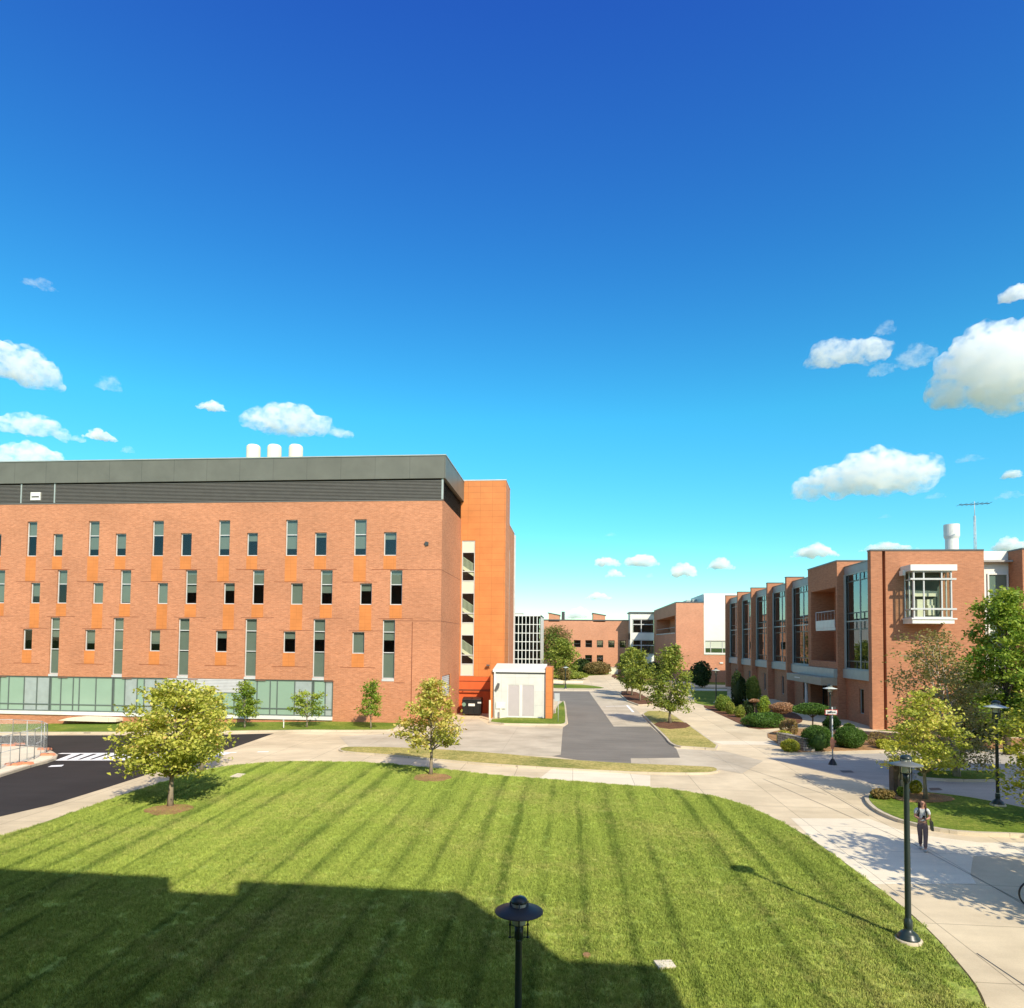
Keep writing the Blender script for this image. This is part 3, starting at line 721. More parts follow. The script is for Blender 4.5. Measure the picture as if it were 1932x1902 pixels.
# mulch rings
def ring(x, y, rx, ry, mat, z=.10):
    c = G(x, y); s = mpp(c); k = math.atan2(1, 1)
    pts = [(c.x + math.cos(a) * rx * s * rnd.uniform(.85, 1.1), c.y + math.sin(a) * rx * s * .95 * rnd.uniform(.85, 1.1)) for a in [i * math.tau / 18 for i in range(18)]]
    sheet('mulch_ring', smooth_poly(pts, 1), z, mat, .09)
ring(320, 1531, 43, 10, M['drymulch']); ring(815, 1470, 38, 8, M['drymulch'])
# far planting bed and lawn beyond the car park
sheet('far_bed', smooth_poly(gp([(1030, 1278), (1096, 1277), (1110, 1275), (1152, 1273), (1165, 1264), (1165, 1258), (1020, 1258), (1010, 1270)]), 1), .03, M['grass'])
sheet('far_bed', smooth_poly(gp([(1150, 1276), (1165, 1281), (1200, 1290), (1260, 1288), (1260, 1272), (1170, 1268)]), 1), .03, M['mulch'])
# white concrete pad (upper left) with kerb
pad = gp([(0, 1410), (62, 1412), (80, 1415), (98, 1421), (109, 1428.5), (106, 1434), (90, 1440), (67, 1446), (0, 1467)])
pad = pad + [(-75, pad[-1][1] - 9), (-75, pad[0][1])]
island('concrete_pad', pad, M['concrete_w'], .14, .22)
# small covers set in the lawn
def lid(px, name, label, mat, h=.085):
    pts = [(P.x, P.y) for P in (G(x, y, .1) for x, y in px)]; mb = MB(); mb.prism([(p[0], p[1], .02) for p in pts], (0, 0, h)); o = mb.build(name, [mat]); return tag(o, label, name.replace('_', ' '))
lid([(1233, 1812), (1266, 1811), (1276, 1824), (1243, 1825)], 'utility_cover', 'pale rectangular utility cover set in the lawn near the shadow edge', M['concrete_w'])
lid([(434, 1465), (448, 1459), (463, 1460), (452, 1466)], 'utility_cover', 'pale square cover in the lawn right of the left maple', M['concrete_w'])
lid([(1099, 1799), (1103, 1796), (1110, 1796), (1114, 1799), (1110, 1803), (1102, 1803)], 'stone', 'small pale stone lying in the lawn right of the nearest lamp', M['drymulch'], .075)

# ================================================================== LEFT BUILDING
Yf = 56.0
bx = XY(832, 1150, Yf); XL = -72.0
B = thing('brick_building', 'long four-storey orange brick building with scattered slot windows and grey metal penthouse', 'building', (bx, Yf, hz(bx)))
PL = lambda u, z, d: (u, Yf + d, z)
zx = lambda y, x=640: ZY(x, y, Yf)
Yt = 65.6                                     # stair tower front
z_top_b = zx(943, 700)
rows = []                                      # (x0, x1, ytop, ybot, panel bottom, bars, kind)
T1 = [(-67, -48), (50.5, 69.4), (166.5, 187), (287, 308.4), (412, 433.5), (538.8, 561), (668, 691.3)]
S1 = [(-16, 2), (99.7, 118), (217.5, 237.7), (340.7, 361.4), (465.6, 486), (593.5, 616), (724, 748)]
T2 = [(-12, 8.6), (107.3, 126.2), (226.4, 246.6), (349.5, 371), (475.7, 497.8), (604.4, 627), (735.6, 758.8)]
S2 = [(-58, -40), (57.5, 75.2), (174.6, 194.3), (296.5, 316.2), (421.5, 442.4), (548.3, 571), (678.7, 701.4)]
T3 = [(-22, -4), (93, 111), (212, 231.7), (335, 356), (461.3, 483.3), (590, 612.6), (721, 744.6)]
S3 = [(-70, -50), (42.4, 60), (159.5, 179), (281.4, 301.6), (406.3, 427.8), (533.9, 557), (664, 687.2)]
ROWS = [(T1, 980, 1048.5, 1097.5, 't'), (S1, 1004.5, 1048.5, 1074, 's'), (T2, 1075.5, 1141, 1166, 't'), (S2, 1100.5, 1141, 1189.5, 's'), (T3, 1168.5, 1279.5, None, 'x'), (S3, 1192, 1233, 1258.5, 's')]
holes = []; wins = []
for lst, yt, yb, yp, k in ROWS:
    z1, z0 = zx(yt), zx(yb)
    for (a, b) in lst:
        ym = (yt + yb) / 2
        u0, u1 = XY(a, ym, Yf), XY(b, ym, Yf)
        holes.append((u0, u1, z0, z1)); wins.append((u0, u1, z0, z1, zx(yp) if yp else None, k))
zc1, zc0 = zx(1283.5, 600), zx(1358, 600)
uC = XY(628, 1320, Yf)
strip_hole = (XL, uC, zc0, zc1)
holes.append(strip_hole)
w = MB()
zb = -1.8
for h in holes[:]:                               # tall bottom windows sit right on the strip window
    pass
facade(w, XL, bx, zb, z_top_b, holes, PL, .34, 0, 0)
# side wall, with louvred opening
PSd = lambda u, z, d: (bx - d, u, z)
sA, sB = AX(833, 1276, bx), AX(848, 1313, bx)
side_hole = (min(sA.y, sB.y), max(sA.y, sB.y), sB.z, sA.z)
facade(w, Yf, Yt + .3, zb, z_top_b, [side_hole], PSd, .25, 0, 0)
w.quad((XL, Yf, z_top_b), (bx, Yf, z_top_b), (bx, Yt, z_top_b), (XL, Yt, z_top_b), 0)
# thin joint lines in the brickwork
for (u0, u1, z0, z1, zp, k) in wins:
    if zp is not None:
        e = (u1 - u0)
        pbox(w, PL, u0 - e * .9, u1 + e * .9, zp - .045, zp - .005, -.004, .02, 1)
    if k == 'x': pbox(w, PL, u1, u1 + .9, zx(1286) - .045, zx(1286), -.003, .02, 1)
pbox(w, PL, XY(750, 1075, Yf), bx - .005, zx(1074.5) - .045, zx(1074.5), -.003, .02, 1)
pbox(w, PL, XY(746, 1170, Yf), bx - .005, zx(1170) - .045, zx(1170), -.003, .02, 1)
for yy in (1074.5, 1170): w.box(bx - .02, bx + .004, Yf + .01, Yt - .01, zx(yy) - .045, zx(yy), 1)
pbox(w, PL, XY(776, 1250, Yf), XY(777.5, 1250, Yf), zb + 2, zx(1172), -.003, .01, 1)
w.build('wall', [M['brick'], M['joint']], B)
# dark rooms behind the windows
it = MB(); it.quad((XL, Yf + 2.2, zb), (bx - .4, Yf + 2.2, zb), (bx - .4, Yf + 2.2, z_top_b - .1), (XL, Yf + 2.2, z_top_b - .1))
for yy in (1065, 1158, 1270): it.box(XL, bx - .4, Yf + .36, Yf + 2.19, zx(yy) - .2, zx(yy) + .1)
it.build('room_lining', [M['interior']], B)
rb = random.Random(5)
for (u0, u1, z0, z1, zp, k) in wins:
    if k == 't': bars = [z0 + (z1 - z0) * .585]; bl = rb.choice([.42, .42, .42, .95, .66, .8])
    elif k == 's': bars = []; bl = rb.choice([0, .2, .35, .65, 1.0, .3, .98, .7])
    else: bars = [z0 + (z1 - z0) * .44, z0 + (z1 - z0) * .79]; bl = rb.choice([.5, .35, .98, .98, .55])
    window(B, PL, u0, u1, z0 + .005, z1 - .005, .19, .075, bars, (), bl)
    if k == 'x':   # blue-grey spandrel in the lowest pane
        b = MB(); pbox(b, PL, u0 + .06, u1 - .06, z0 + .06, z0 + (z1 - z0) * .42, .26, .28); b.build('spandrel', M['blind'], B)
        b = MB(); pbox(b, PL, u0 + .01, u1 - .01, zc1 + .004, z0 - .002, -.03, .2); b.build('sill', M['frame'], B)
    if zp is not None:
        b = MB(); pbox(b, PL, u0 + .0, u1 - .0, zp, z0 - .01, -.012, .05); b.build('panel', M['orange'], B)
# strip window at ground floor, in bays between the tall windows
bay_px = [-150, 0, 92, 212, 313, 460, 590, 628]
bays = [XL] + [XY(p, 1320, Yf) for p in (-95, -4, 92.5, 211.5, 313)] + [XY(459, 1320, Yf), XY(589.5, 1320, Yf), uC]
ztr = zx(1338.5, 600)
mull = [XY(p / 3.019, 1320, Yf) for p in (42, 130, 203, 340, 410, 445, 540, 705, 775, 815, 880, 1020, 1100, 1180, 1260, 1330, 1460, 1535, 1575, 1675, 1850)]
for i in range(len(bays) - 1):
    a, b = bays[i] + .03, bays[i + 1] - .03
    if b < XY(-200, 1300, Yf): continue
    mb = MB(); vb = [m_ for m_ in mull if a + .15 < m_ < b - .15]
    frame_bars(mb, PL, a, b, zc0 + .28, zc1 - .01, .06, .16, .085, vb, [ztr])
    f = mb.build('strip_window', M['mullion'], B)
    edges = [a] + vb + [b]
    pm = MB(); rr = random.Random(i)
    for j in range(len(edges) - 1):
        pm.quad(PL(edges[j], zc0 + .3, .12), PL(edges[j + 1], zc0 + .3, .12), PL(edges[j + 1], zc1 - .02, .12), PL(edges[j], zc1 - .02, .12), 1 if (i == 1 and j == 0) else (2 if rr.random() < .22 else 0))
    pm.build('pane', [M['glass_g'], M['glass_w'], M['frame_g']], f)
    sl = MB(); pbox(sl, PL, a - .03, b + .03, zc0 - .02, zc0 + .27, -.12, .3); sl.build('sill', M['white'], f)
lv = MB(); la, lb = XY(313, 1290, Yf), XY(459, 1290, Yf); lz1, lz0 = zc1 - .015, zx(1306, 400)
for k in range(9):
    z = lz0 + (lz1 - lz0) * k / 9; lv.add([PL(la, z, .02), PL(lb, z, .02), PL(lb, z + (lz1 - lz0) / 9 * .85, .055), PL(la, z + (lz1 - lz0) / 9 * .85, .055)], [(0, 1, 2, 3)])
pbox(lv, PL, la, lb, lz0, lz1, .056, .059)
lv.build('louver', M['louver_l'], B)
lv = MB(); a, b, c, d = side_hole
for k in range(12):
    z = c + (d - c) * k / 12; lv.add([PSd(a, z, .02), PSd(b, z, .02), PSd(b, z + (d - c) / 12 * .8, .1), PSd(a, z + (d - c) / 12 * .8, .1)], [(0, 1, 2, 3)])
pbox(lv, PSd, a, b, c, d, .15, .2)
pbox(lv, PSd, a - .08, a, c - .08, d + .08, -.04, .1, 1); pbox(lv, PSd, b, b + .08, c - .08, d + .08, -.04, .1, 1); pbox(lv, PSd, a, b, c - .08, c, -.038, .1, 1)
lv.build('vent_grille', [M['frame'], M['orange_t']], B)
# penthouse: louvre band below, flush metal panels above
zp1, zp2 = zx(905, 640), zx(863, 640)
pe = MB(); px1 = bx + .25
pe.box(XL, bx - .12, Yf + .22, Yt + .1, z_top_b + .003, zp1, 0)
n_sl = 13
for k in range(n_sl):
    z = z_top_b + .12 + (zp1 - z_top_b - .15) * k / n_sl; s_ = (zp1 - z_top_b) / n_sl
    pe.add([(XL, Yf + .16, z + s_ * .7), (bx - .1, Yf + .16, z + s_ * .7), (bx - .1, Yf + .03, z), (XL, Yf + .03, z)], [(0, 1, 2, 3)], 1)
    pe.add([(XL, Yf + .03, z), (bx - .1, Yf + .03, z), (bx - .1, Yf + .03, z - .05), (XL, Yf + .03, z - .05)], [(0, 1, 2, 3)], 1)
    pe.add([(bx - .08, Yf + .2, z + s_ * .7), (bx - .08, Yt - .01, z + s_ * .7), (bx - .01, Yt - .01, z), (bx - .01, Yf + .2, z)], [(0, 1, 2, 3)], 1)
pe.box(bx - .1, bx + .05, Yf + .02, Yf + .19, z_top_b + .004, zp1 - .002, 2)
pe.box(XL, bx + .06, Yf - .03, Yf + .2, z_top_b - .12, z_top_b + .002, 1)
for p in (40, 103): pe.box(XY(p, 925, Yf) - .05, XY(p, 925, Yf) + .05, Yf + .0, Yf + .1, z_top_b + .01, zp1 - .01, 2)
pe.build('plant_louver', [M['interior'], M['louver'], M['frame_g']], B)
pp = MB(); pp.box(XL, px1, Yf - .1, Yt - .02, zp1, zp2); pp.build('penthouse', M['metal'], B)
pp = MB(); pp.box(XL, px1 + .04, Yf - .16, Yt - .021, zp2 + .002, zp2 + .09); pp.build('coping', M['frame_g'], B)
vb = MB(); a, b = XY(58.5, 937, Yf), XY(76.5, 937, Yf); vb.box(a, b, Yf - .06, Yf + .2, zx(944, 67), zx(929, 67)); vb.box(a + .1, b - .1, Yf - .063, Yf - .05, zx(939, 67), zx(936.5, 67), 1)
vb.build('vent_box', [M['white'], M['interior']], B)
for x in (478, 517.5, 558):
    c = AY(x, 862, Yf + 5.0); s = mpp(c); v = MB(); zt = AY(x, 839.5, Yf + 5).z; r = 13 * s
    v.lathe([(r, zp2 - .3), (r, zt - r * .5), (r * .93, zt - r * .22), (r * .75, zt - r * .06), (r * .45, zt), (0.0, zt + .02)], c.x, c.y, 20)
    v.build('roof_vent', M['cream'], B)
v = MB(); c = AY(805, 1026, Yf)
v.prism([(c.x + .22 * math.cos(a * math.tau / 10) * (1 if a % 2 else .7), Yf - .1, c.z + .22 * math.sin(a * math.tau / 10) * (1 if a % 2 else .7)) for a in range(10)], (0, .099, 0)); v.build('wall_spot', M['dframe'], B)  # dark star-shaped spot added flat on the wall, its kind not known

# stair tower
tx0, tx1 = bx - .5, AY(953, 1100, Yt).x
tz = ZY(915, 907, Yt); Ytb = Yt + 10.5
PT = lambda u, z, d: (u, Yt + d, z)
wa, wb = AY(869.8, 1150, Yt).x + .02, AY(895, 1150, Yt).x
wz0, wz1 = ZY(882, 1275, Yt), ZY(882, 1020, Yt); zr = ZY(890, 1276.5, Yt)
t = MB(); facade(t, tx0, tx1, zr, tz, [(wa, wb, wz0, wz1)], PT, .2, 0)
t.quad((tx1, Yt, zr), (tx1, Yt + 4.2, zr), (tx1, Yt + 4.2, tz), (tx1, Yt, tz)); t.quad((tx0, Yt, tz), (tx1, Yt, tz), (tx1, Yt + 4.2, tz), (tx0, Yt + 4.2, tz))
t.box(tx0, tx1 + .03, Yt - .03, Yt + 4.25, tz + .002, tz + .1, 1)
t.build('stair_tower', [M['orange_t'], M['frame']], B)
t = MB(); t.box(tx0 + .01, tx1 - .01, Yt + .02, Yt + .3, zb, zr - .003)
for y in (1285, 1301): t.box(tx0 + .01, tx1 - .5, Yt - .01, Yt + .05, ZY(880, y, Yt) - .03, ZY(880, y, Yt) + .03, 1)
t.box(tx0 + .2, tx1 - 1.2, Yt - .35, Yt - .27, ZY(880, 1302.5, Yt) - .05, ZY(880, 1302.5, Yt) + .05, 1)
t.box(tx0 + .9, tx0 + .96, Yt - .33, Yt - .02, ZY(880, 1302.5, Yt) - .02, ZY(880, 1302.5, Yt) + .02, 1)
t.build('base_wall', [M['red'], M['joint']], B)
t = MB(); rz = ZY(958, 1003, Yt + 4.2); bz = AX(962, 1010, tx1 + .0).z
t.box(bx - 1, tx1 - .06, Yt + 4.25, Ytb, zb, 7 + (tz - 7) * .77); t.box(bx - 1, tx1 - .03, Yt + 4.26, Ytb + .05, 7 + (tz - 7) * .77 + .002, 7 + (tz - 7) * .77 + .12, 1)
t.box(tx1 - .06, tx1 + .002, Yt + 4.3, Yt + 4.4, 0, 7 + (tz - 7) * .6, 1); t.box(tx1 - .06, tx1 + .1, Ytb - .2, Ytb + .04, 0, 7 + (tz - 7) * .76, 1)
t.build('rear_wing', [M['brick'], M['frame']], B)
segs = [(1020, 1042, 1), (1042, 1096, 0), (1096, 1119, 1), (1119, 1175, 0), (1175, 1198, 1), (1198, 1253, 0), (1253, 1275, 1)]
hb = [ZY(882, y, Yt) for y in (1042, 1078, 1096, 1119, 1157, 1175, 1198, 1236, 1253)]
mb = MB(); frame_bars(mb, PT, wa, wb, wz0, wz1, .05, .14, .09, (), hb); sw = mb.build('stair_window', M['frame'], B)
mb = MB()
for (y1, y0, k) in segs:
    if k: pbox(mb, PT, wa + .08, wb - .08, ZY(882, y0, Yt) + .03, ZY(882, y1, Yt) - .03, .08, .12)
mb.build('infill_panel', M['glass_w'], sw)
MB().quad(PT(wa + .05, wz0, .10), PT(wb - .05, wz0, .10), PT(wb - .05, wz1, .10), PT(wa + .05, wz1, .10)).build('pane', M['glass'], sw)
st = MB()
for (y1, y0) in ((1042, 1096), (1119, 1175), (1198, 1253)):
    zA, zB = ZY(882, y0 - 22, Yt), ZY(882, y0 - 8, Yt)
    st.prism([PT(wa + .1, zA, .16), PT(wb - .1, zB, .16), PT(wb - .1, zB + .36, .16), PT(wa + .1, zA + .36, .16)], (0, .08, 0), 0)
    for k in range(9):
        f = k / 8; u = wa + .12 + (wb - wa - .3) * f; zz = zA + (zB - zA) * f + .28
        st.box(u, u + .075, Yt + .2, Yt + .23, zz, zz + .95, 1)
    st.prism([PT(wa + .1, zA + 1.2, .19), PT(wb - .1, zB + 1.2, .19), PT(wb - .1, zB + 1.26, .19), PT(wa + .1, zA + 1.26, .19)], (0, .06, 0), 1)
st.build('staircase', [M['cream'], mat_plain('stair_baluster', (.42, .46, .34), .5)], B)
MB().box(wa - .1, wb + .1, Yt + 1.6, Yt + 1.7, wz0, wz1).build('room_lining', M['interior'], B)
fl = MB(); c = AY(921, 1256, Yt)
fl.box(c.x - .12, c.x + .18, Yt - .42, Yt - .2, c.z - .02, c.z + .12); fl.tube([(c.x + .1, Yt - .3, c.z), (c.x + .12, Yt + .01, c.z - .3)], .025, 6)
fl.build('floodlight', M['cap'], B)

# ================================================================== SHED
Ys = 61.5
g0 = XY(931, 1300, Ys); g1 = XY(1029.5, 1300, Ys); g2 = XY(1042, 1300, Ys); gl = XY(925, 1300, Ys)
S = thing('utility_shed', 'small white panelled utility shed with orange side walls and twin louvred doors', 'shed', ((g0 + g1) / 2, Ys, 0))
ez0, ez1 = ZY(980, 1268.5, Ys), ZY(980, 1264, Ys); rzt = ZY(980, 1252, 64.9)
PS = lambda u, z, d: (u, Ys + d, z)
dA_, dB_, dC_, dD_ = [XY(x, 1320, Ys) for x in (957.4, 981, 984, 1008.5)]; dz1, dz0 = ZY(980, 1291.5, Ys), .18
m_ = MB(); facade(m_, g0, g1, .1, ez0, [(dA_, dD_, dz0, dz1)], PS, .1)
m_.build('front_wall', M['whitepanel'], S)
m_ = MB(); m_.box(g0 - .05, g1, Ys - .06, Ys + 3.3, 0.02, .098); m_.build('plinth', M['kerb'], S)
m_ = MB(); m_.box(gl, g0 - .02, Ys + .15, Ys + 3.3, 0, ez1 + .05); m_.build('side_wall', M['orange_t'], S)
m_ = MB(); m_.box(g1 + .005, g2, Ys - .25, Ys + 3.5, 0, ez1 + .28); m_.build('side_wall', M['orange_t'], S)
m_ = MB(); m_.box(g0 - .06, g1, Ys - .12, Ys + .02, ez0, ez1 + .06); m_.build('fascia', M['white'], S)
m_ = MB(); m_.box(g0, g1, Ys - .05, Ys + .04, ez0 - .13, ez0 - .002); m_.build('gutter', M['dframe'], S)
m_ = MB(); m_.prism([(g0 - .06, Ys + .021, ez1 + .03), (g0 - .06, Ys + 3.3, rzt), (g0 - .06, Ys + 3.3, rzt - .25), (g0 - .06, Ys + .021, ez1 - .2)], (g1 - g0 + .06, 0, 0)); m_.build('roof', M['white'], S)
for a, b in ((dA_, dB_), (dC_, dD_)):
    m_ = MB(); frame_bars(m_, PS, a, b, dz0, dz1, .02, .08, .06)
    k = int((dz1 - dz0) / .09)
    for i in range(k):
        z = dz0 + .06 + (dz1 - dz0 - .12) * i / k; m_.add([PS(a + .06, z, .03), PS(b - .06, z, .03), PS(b - .06, z + .075, .07), PS(a + .06, z + .075, .07)], [(0, 1, 2, 3)], 1)
    m_.build('door', [M['white'], mp if (mp := M.get('lv_pink')) else M.setdefault('lv_pink', mat_plain('pinkish_louver', (.50, .455, .43), .5, .3, 0, .04))], S)
m_ = MB(); m_.box(dA_ - .1, dD_ + .1, Ys + .12, Ys + .2, dz0, dz1); m_.box(dB_ + .003, dC_ - .003, Ys + .01, Ys + .119, dz0, dz1); m_.build('door_lining', M['white'], S)
m_ = MB(); c = AY(939, 1294, Ys); m_.prism([(c.x + .2, Ys - .3, c.z + .2), (c.x + .02, Ys - .3, c.z + .28), (c.x - .22, Ys - .3, c.z - .3), (c.x - .1, Ys - .3, c.z - .42), (c.x + .12, Ys - .3, c.z - .2)], (0, .3, 0)); m_.build('wall_lamp', M['cap'], S)
m_ = MB(); m_.tube([(g0 + .12, Ys - .08, ez0), (g0 + .12, Ys - .08, .1)], .06, 8); m_.build('downpipe', M['white'], S)
m_ = MB(); c = AY(945, 1330.5, Ys); m_.box(c.x - .43, c.x + .43, Ys - .1, Ys - .06, c.z - .3, c.z + .3); m_.box(c.x - .03, c.x + .03, Ys - .059, Ys, c.z - .05, c.z + .05); m_.build('notice_board', M['white'], S)
def bollard(x, yb, yt, label, r=.085):
    c = G(x, yb); h = ZY(x, yt, c.y); o = thing('bollard', label, 'bollard', c, 'cream bollards by the shed')
    m = MB(); m.lathe([(r, c.z - .02), (r, h - .06), (r * .7, h - .02), (0, h)], c.x, c.y, 14); m.build('post', M['cream'], o)
    m = MB(); m.lathe([(r * 1.5, c.z), (r * 1.5, c.z + .05), (r, c.z + .06)], c.x, c.y, 14); m.build('base', M['kerb'], o)
bollard(923.8, 1358.5, 1320.5, 'tall cream bollard left of the orange shed wall')
bollard(944.3, 1357, 1337, 'short cream bollard in front of the shed notice board')

# dumpster
gx0, gx1 = XY(872, 1330, 63.4), XY(908, 1330, 63.4)
D = thing('dumpster', 'black lidded dumpster with white labels between brick wall and shed', 'dumpster', ((gx0 + gx1) / 2, 63.6, 0))
m_ = MB(); h1 = ZY(890, 1321, 63.4)
m_.prism([(gx0 + .05, 63.3, .14), (gx0, 63.3, h1), (gx1, 63.3, h1), (gx1 - .05, 63.3, .14)], (0, 1.3, 0)); 
for k in range(4): x = gx0 + .1 + (gx1 - gx0 - .2) * k / 3; m_.box(x - .03, x + .03, 63.26, 63.3, .16, h1 - .05)
m_.build('body', M['black'], D)
for a, b in ((gx0 + .02, (gx0 + gx1) / 2 - .02), ((gx0 + gx1) / 2 + .02, gx1 - .02)):
    m_ = MB(); m_.prism([(a, 63.22, h1 + .002), (a, 63.25, h1 + .07), (a, 63.7, h1 + .2), (a, 64.3, h1 + .24), (a, 64.62, h1 + .15), (a, 64.62, h1 + .002)], (b - a, 0, 0)); m_.build('lid', M['black'], D)
def lab(x0, x1, y0, y1, mat, name='label_plate', Y=63.24):
    m = MB(); m.box(XY(x0, 1330, 63.3), XY(x1, 1330, 63.3), Y, Y + .018, ZY(890, y1, 63.3), ZY(890, y0, 63.3)); m.build(name, mat, D)
lab(884, 896, 1327.5, 1332.2, M['white']); lab(901, 908, 1324, 1327, M['frame'])
m_ = MB(); cc = AY(875.5, 1329, 63.3); m_.prism([(cc.x + .19 * math.cos(i * .7), 63.235, cc.z + .19 * math.sin(i * .7)) for i in range(9)], (0, .02, 0)); m_.build('label_plate', mat_plain('pale_green_label', (.15, .25, .18)), D)
for x in (gx0 + .12, gx1 - .12):
    m_ = MB(); m_.tube([(x - .05, 63.5, .08), (x + .05, 63.5, .08)], .08, 12); m_.build('wheel', M['dframe'], D)
m_ = MB(); m_.tube([(gx0 - .06, 63.5, h1 - .3), (gx0 - .06, 64.3, h1 - .3)], .04, 8); m_.build('handle', M['dframe'], D)
# ================================================================== RIGHT BUILDING
pc = G(1646.5, 1376.5); XR, YR = pc.x, pc.y
zt = ZY(1680, 1039.5, YR)
RB = thing('brick_building', 'two-tier brown brick building with tall glazed bays between brick fins and a boxed bay window', 'building', (XR, YR, 0))
yk = [AX(px, 1150, XR).y for px in (1579.7, 1484.2, 1448.2, 1417.8, 1392.1, 1369.6)]
yb1 = AX(1524.6, 1150, XR).y
XE = XY(1858, 1150, YR); YEND = yk[-1] + .6
PF = lambda u, z, d: (u, YR + d, z)
wl = MB()
ga, gb = XY(1665.5, 1150, YR), XY(1671.5, 1150, YR)
facade(wl, XR, XE, -.2, zt, [(ga, gb, -.1, zt - .003)], PF, .55, 0)
wl.quad(PF(ga, 0, .55), PF(gb, 0, .55), PF(gb, zt, .55), PF(ga, zt, .55))
wl.box(XR + .001, XR + 2.2, YR + .56, YR + .62, 0, zt)       # near pier
wl.quad((XR, YR, -.2), (XR, YR + .62, -.2), (XR, YR + .62, zt), (XR, YR, zt))
wl.quad((XE, YR, -.2), (XE, YR + 1.3, -.2), (XE, YR + 1.3, zt), (XE, YR, zt))
# brick plinth wall under the glazed bays
XG = XR + .75
zs0, zs1, zh0, zh1, zm = 3.9, 4.75, 13.55, 14.25, 9.15
PG = lambda u, z, d: (XG + d, u, z)
bays_r = [(YR + .62, yk[0])] + [(yb1, yk[1])] + [(yk[i] + .55, yk[i + 1]) for i in range(1, 5)]
low = []
for (a, b) in bays_r:
    h = (b - .5 * (b - a) - .45, b - .5 * (b - a) + .45, .9, 3.1); low.append(h)
    facade(wl, a, b, -.1, zs0, [h], PG, .25, 0)
ro = MB(); ro.box(XR + .9, XR + 34, YR + .63, YEND, zt - .85, zt - .7); ro.build('roof', M['roof'], RB)
# entrance block
PX = lambda u, z, d: (XR + d, u, z)
e0, e1 = yk[0], yb1
oa, ob = AX(1576.5, 1130, XR).y, AX(1530, 1130, XR).y
oz0, oz1 = AX(1576, 1249, XR).z, AX(1576, 1108, XR).z
da, db = AX(1562, 1300, XR).y, AX(1529, 1300, XR).y
facade(wl, e0, e1, -.1, zt, [(oa, ob, oz0, oz1), (da, db, .0, 3.5)], PX, 2.3, 0)
wl.quad((XR + 2.3, oa, oz0), (XR + 2.3, ob, oz0), (XR + 2.3, ob, oz1), (XR + 2.3, oa, oz1))
wl.quad((XR, e0, -.1), (XR + 3.2, e0, -.1), (XR + 3.2, e0, zt), (XR, e0, zt)); wl.quad((XR, e1, -.1), (XR + 3.2, e1, -.1), (XR + 3.2, e1, zt), (XR, e1, zt))
wl.quad((XR, e0, zt), (XR + 3.2, e0, zt), (XR + 3.2, e1, zt), (XR, e1, zt))
wl.quad((XR + 3.2, e0, zh1), (XR + 3.2, e1, zh1), (XR + 3.2, e1, zt), (XR + 3.2, e0, zt))
wl.quad((XR, YEND, -.1), (XR + 34, YEND, -.1), (XR + 34, YEND, zt - .8), (XR, YEND, zt - .8))
wl.build('wall', [M['brick_r']], RB)
for y in yk[1:]:
    f = MB(); f.box(XR, XR + 2.0, y, y + .55, -.1, zt - .08); fo = f.build('brick_fin', M['brick_r'], RB)
    f = MB(); f.box(XR - .04, XR + 2.04, y - .04, y + .59, zt - .079, zt + .02); f.build('coping', M['cap'], fo)
cp = MB(); cp.box(XR - .05, XE, YR - .05, YR + .6, zt + .002, zt + .12); cp.build('coping', M['cap'], RB)
cp = MB(); cp.box(XR - .05, XR + 3.25, e0 - .05, e1 + .02, zt + .003, zt + .12); cp.build('coping', M['cap'], RB)
for i, (a, b) in enumerate(bays_r):
    n = 4; vb = [a + (b - a) * k / n for k in range(1, n)]
    mb = MB(); frame_bars(mb, PG, a + .01, b - .01, zs1, zh0, -.06, .05, .11, [a + (b - a) / 2, a + (b - a) * .25], [zm])
    pbox(mb, PG, b - .35, b - .0, zs1 + .01, zh0 - .01, -.16, -.065)
    f = mb.build('bay_window', M['frame_g'], RB)
    mb = MB()
    for z in (zh0 - .75, zm + .75, zm - .75, zs1 + .75): pbox(mb, PG, a + .12, b - .36, z - .05, z + .05, -.045, .04)
    for zA, zB in ((zh0 - .75, zh0), (zm, zm + .75), (zm - .75, zm), (zs1, zs1 + .75)):
        for k in range(1, 8): 
            if k % 2: u = a + (b - a) * k / 8; pbox(mb, PG, u - .045, u + .045, zA + .05, zB - .05, -.043, .038)
    mb.build('muntin', M['dframe'], f)
    MB().quad(PG(a + .1, zs1, 0), PG(b - .1, zs1, 0), PG(b - .1, zh0, 0), PG(a + .1, zh0, 0)).build('pane', M['glass_r'], f)
    mb = MB(); pbox(mb, PG, a + .003, b - .003, zs0 + .003, zs1 - .003, -.30, .1); mb.build('sill_panel', M['frame_g'], RB)
    mb = MB(); pbox(mb, PG, a + .003, b - .003, zh0 + .003, zh1, -.08, .3); pbox(mb, PG, a + .003, b - .003, zh1 + .002, zh1 + .09, -.12, .3, 1); mb.build('header_panel', [M['bluegrey'], M['cap']], RB)
    h = low[i]; window(RB, PG, h[0], h[1], h[2], h[3], .14, .06, (), (), 0, 'frame_g', 'glass_r')
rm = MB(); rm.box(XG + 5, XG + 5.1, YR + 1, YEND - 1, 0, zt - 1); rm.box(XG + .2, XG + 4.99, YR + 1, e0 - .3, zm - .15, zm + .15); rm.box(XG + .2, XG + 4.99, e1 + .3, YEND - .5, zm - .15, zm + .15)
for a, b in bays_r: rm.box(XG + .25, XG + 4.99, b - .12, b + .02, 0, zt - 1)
rm.build('room_lining', [mat_plain('dim_room', (.09, .09, .085), .9, .1)], RB)
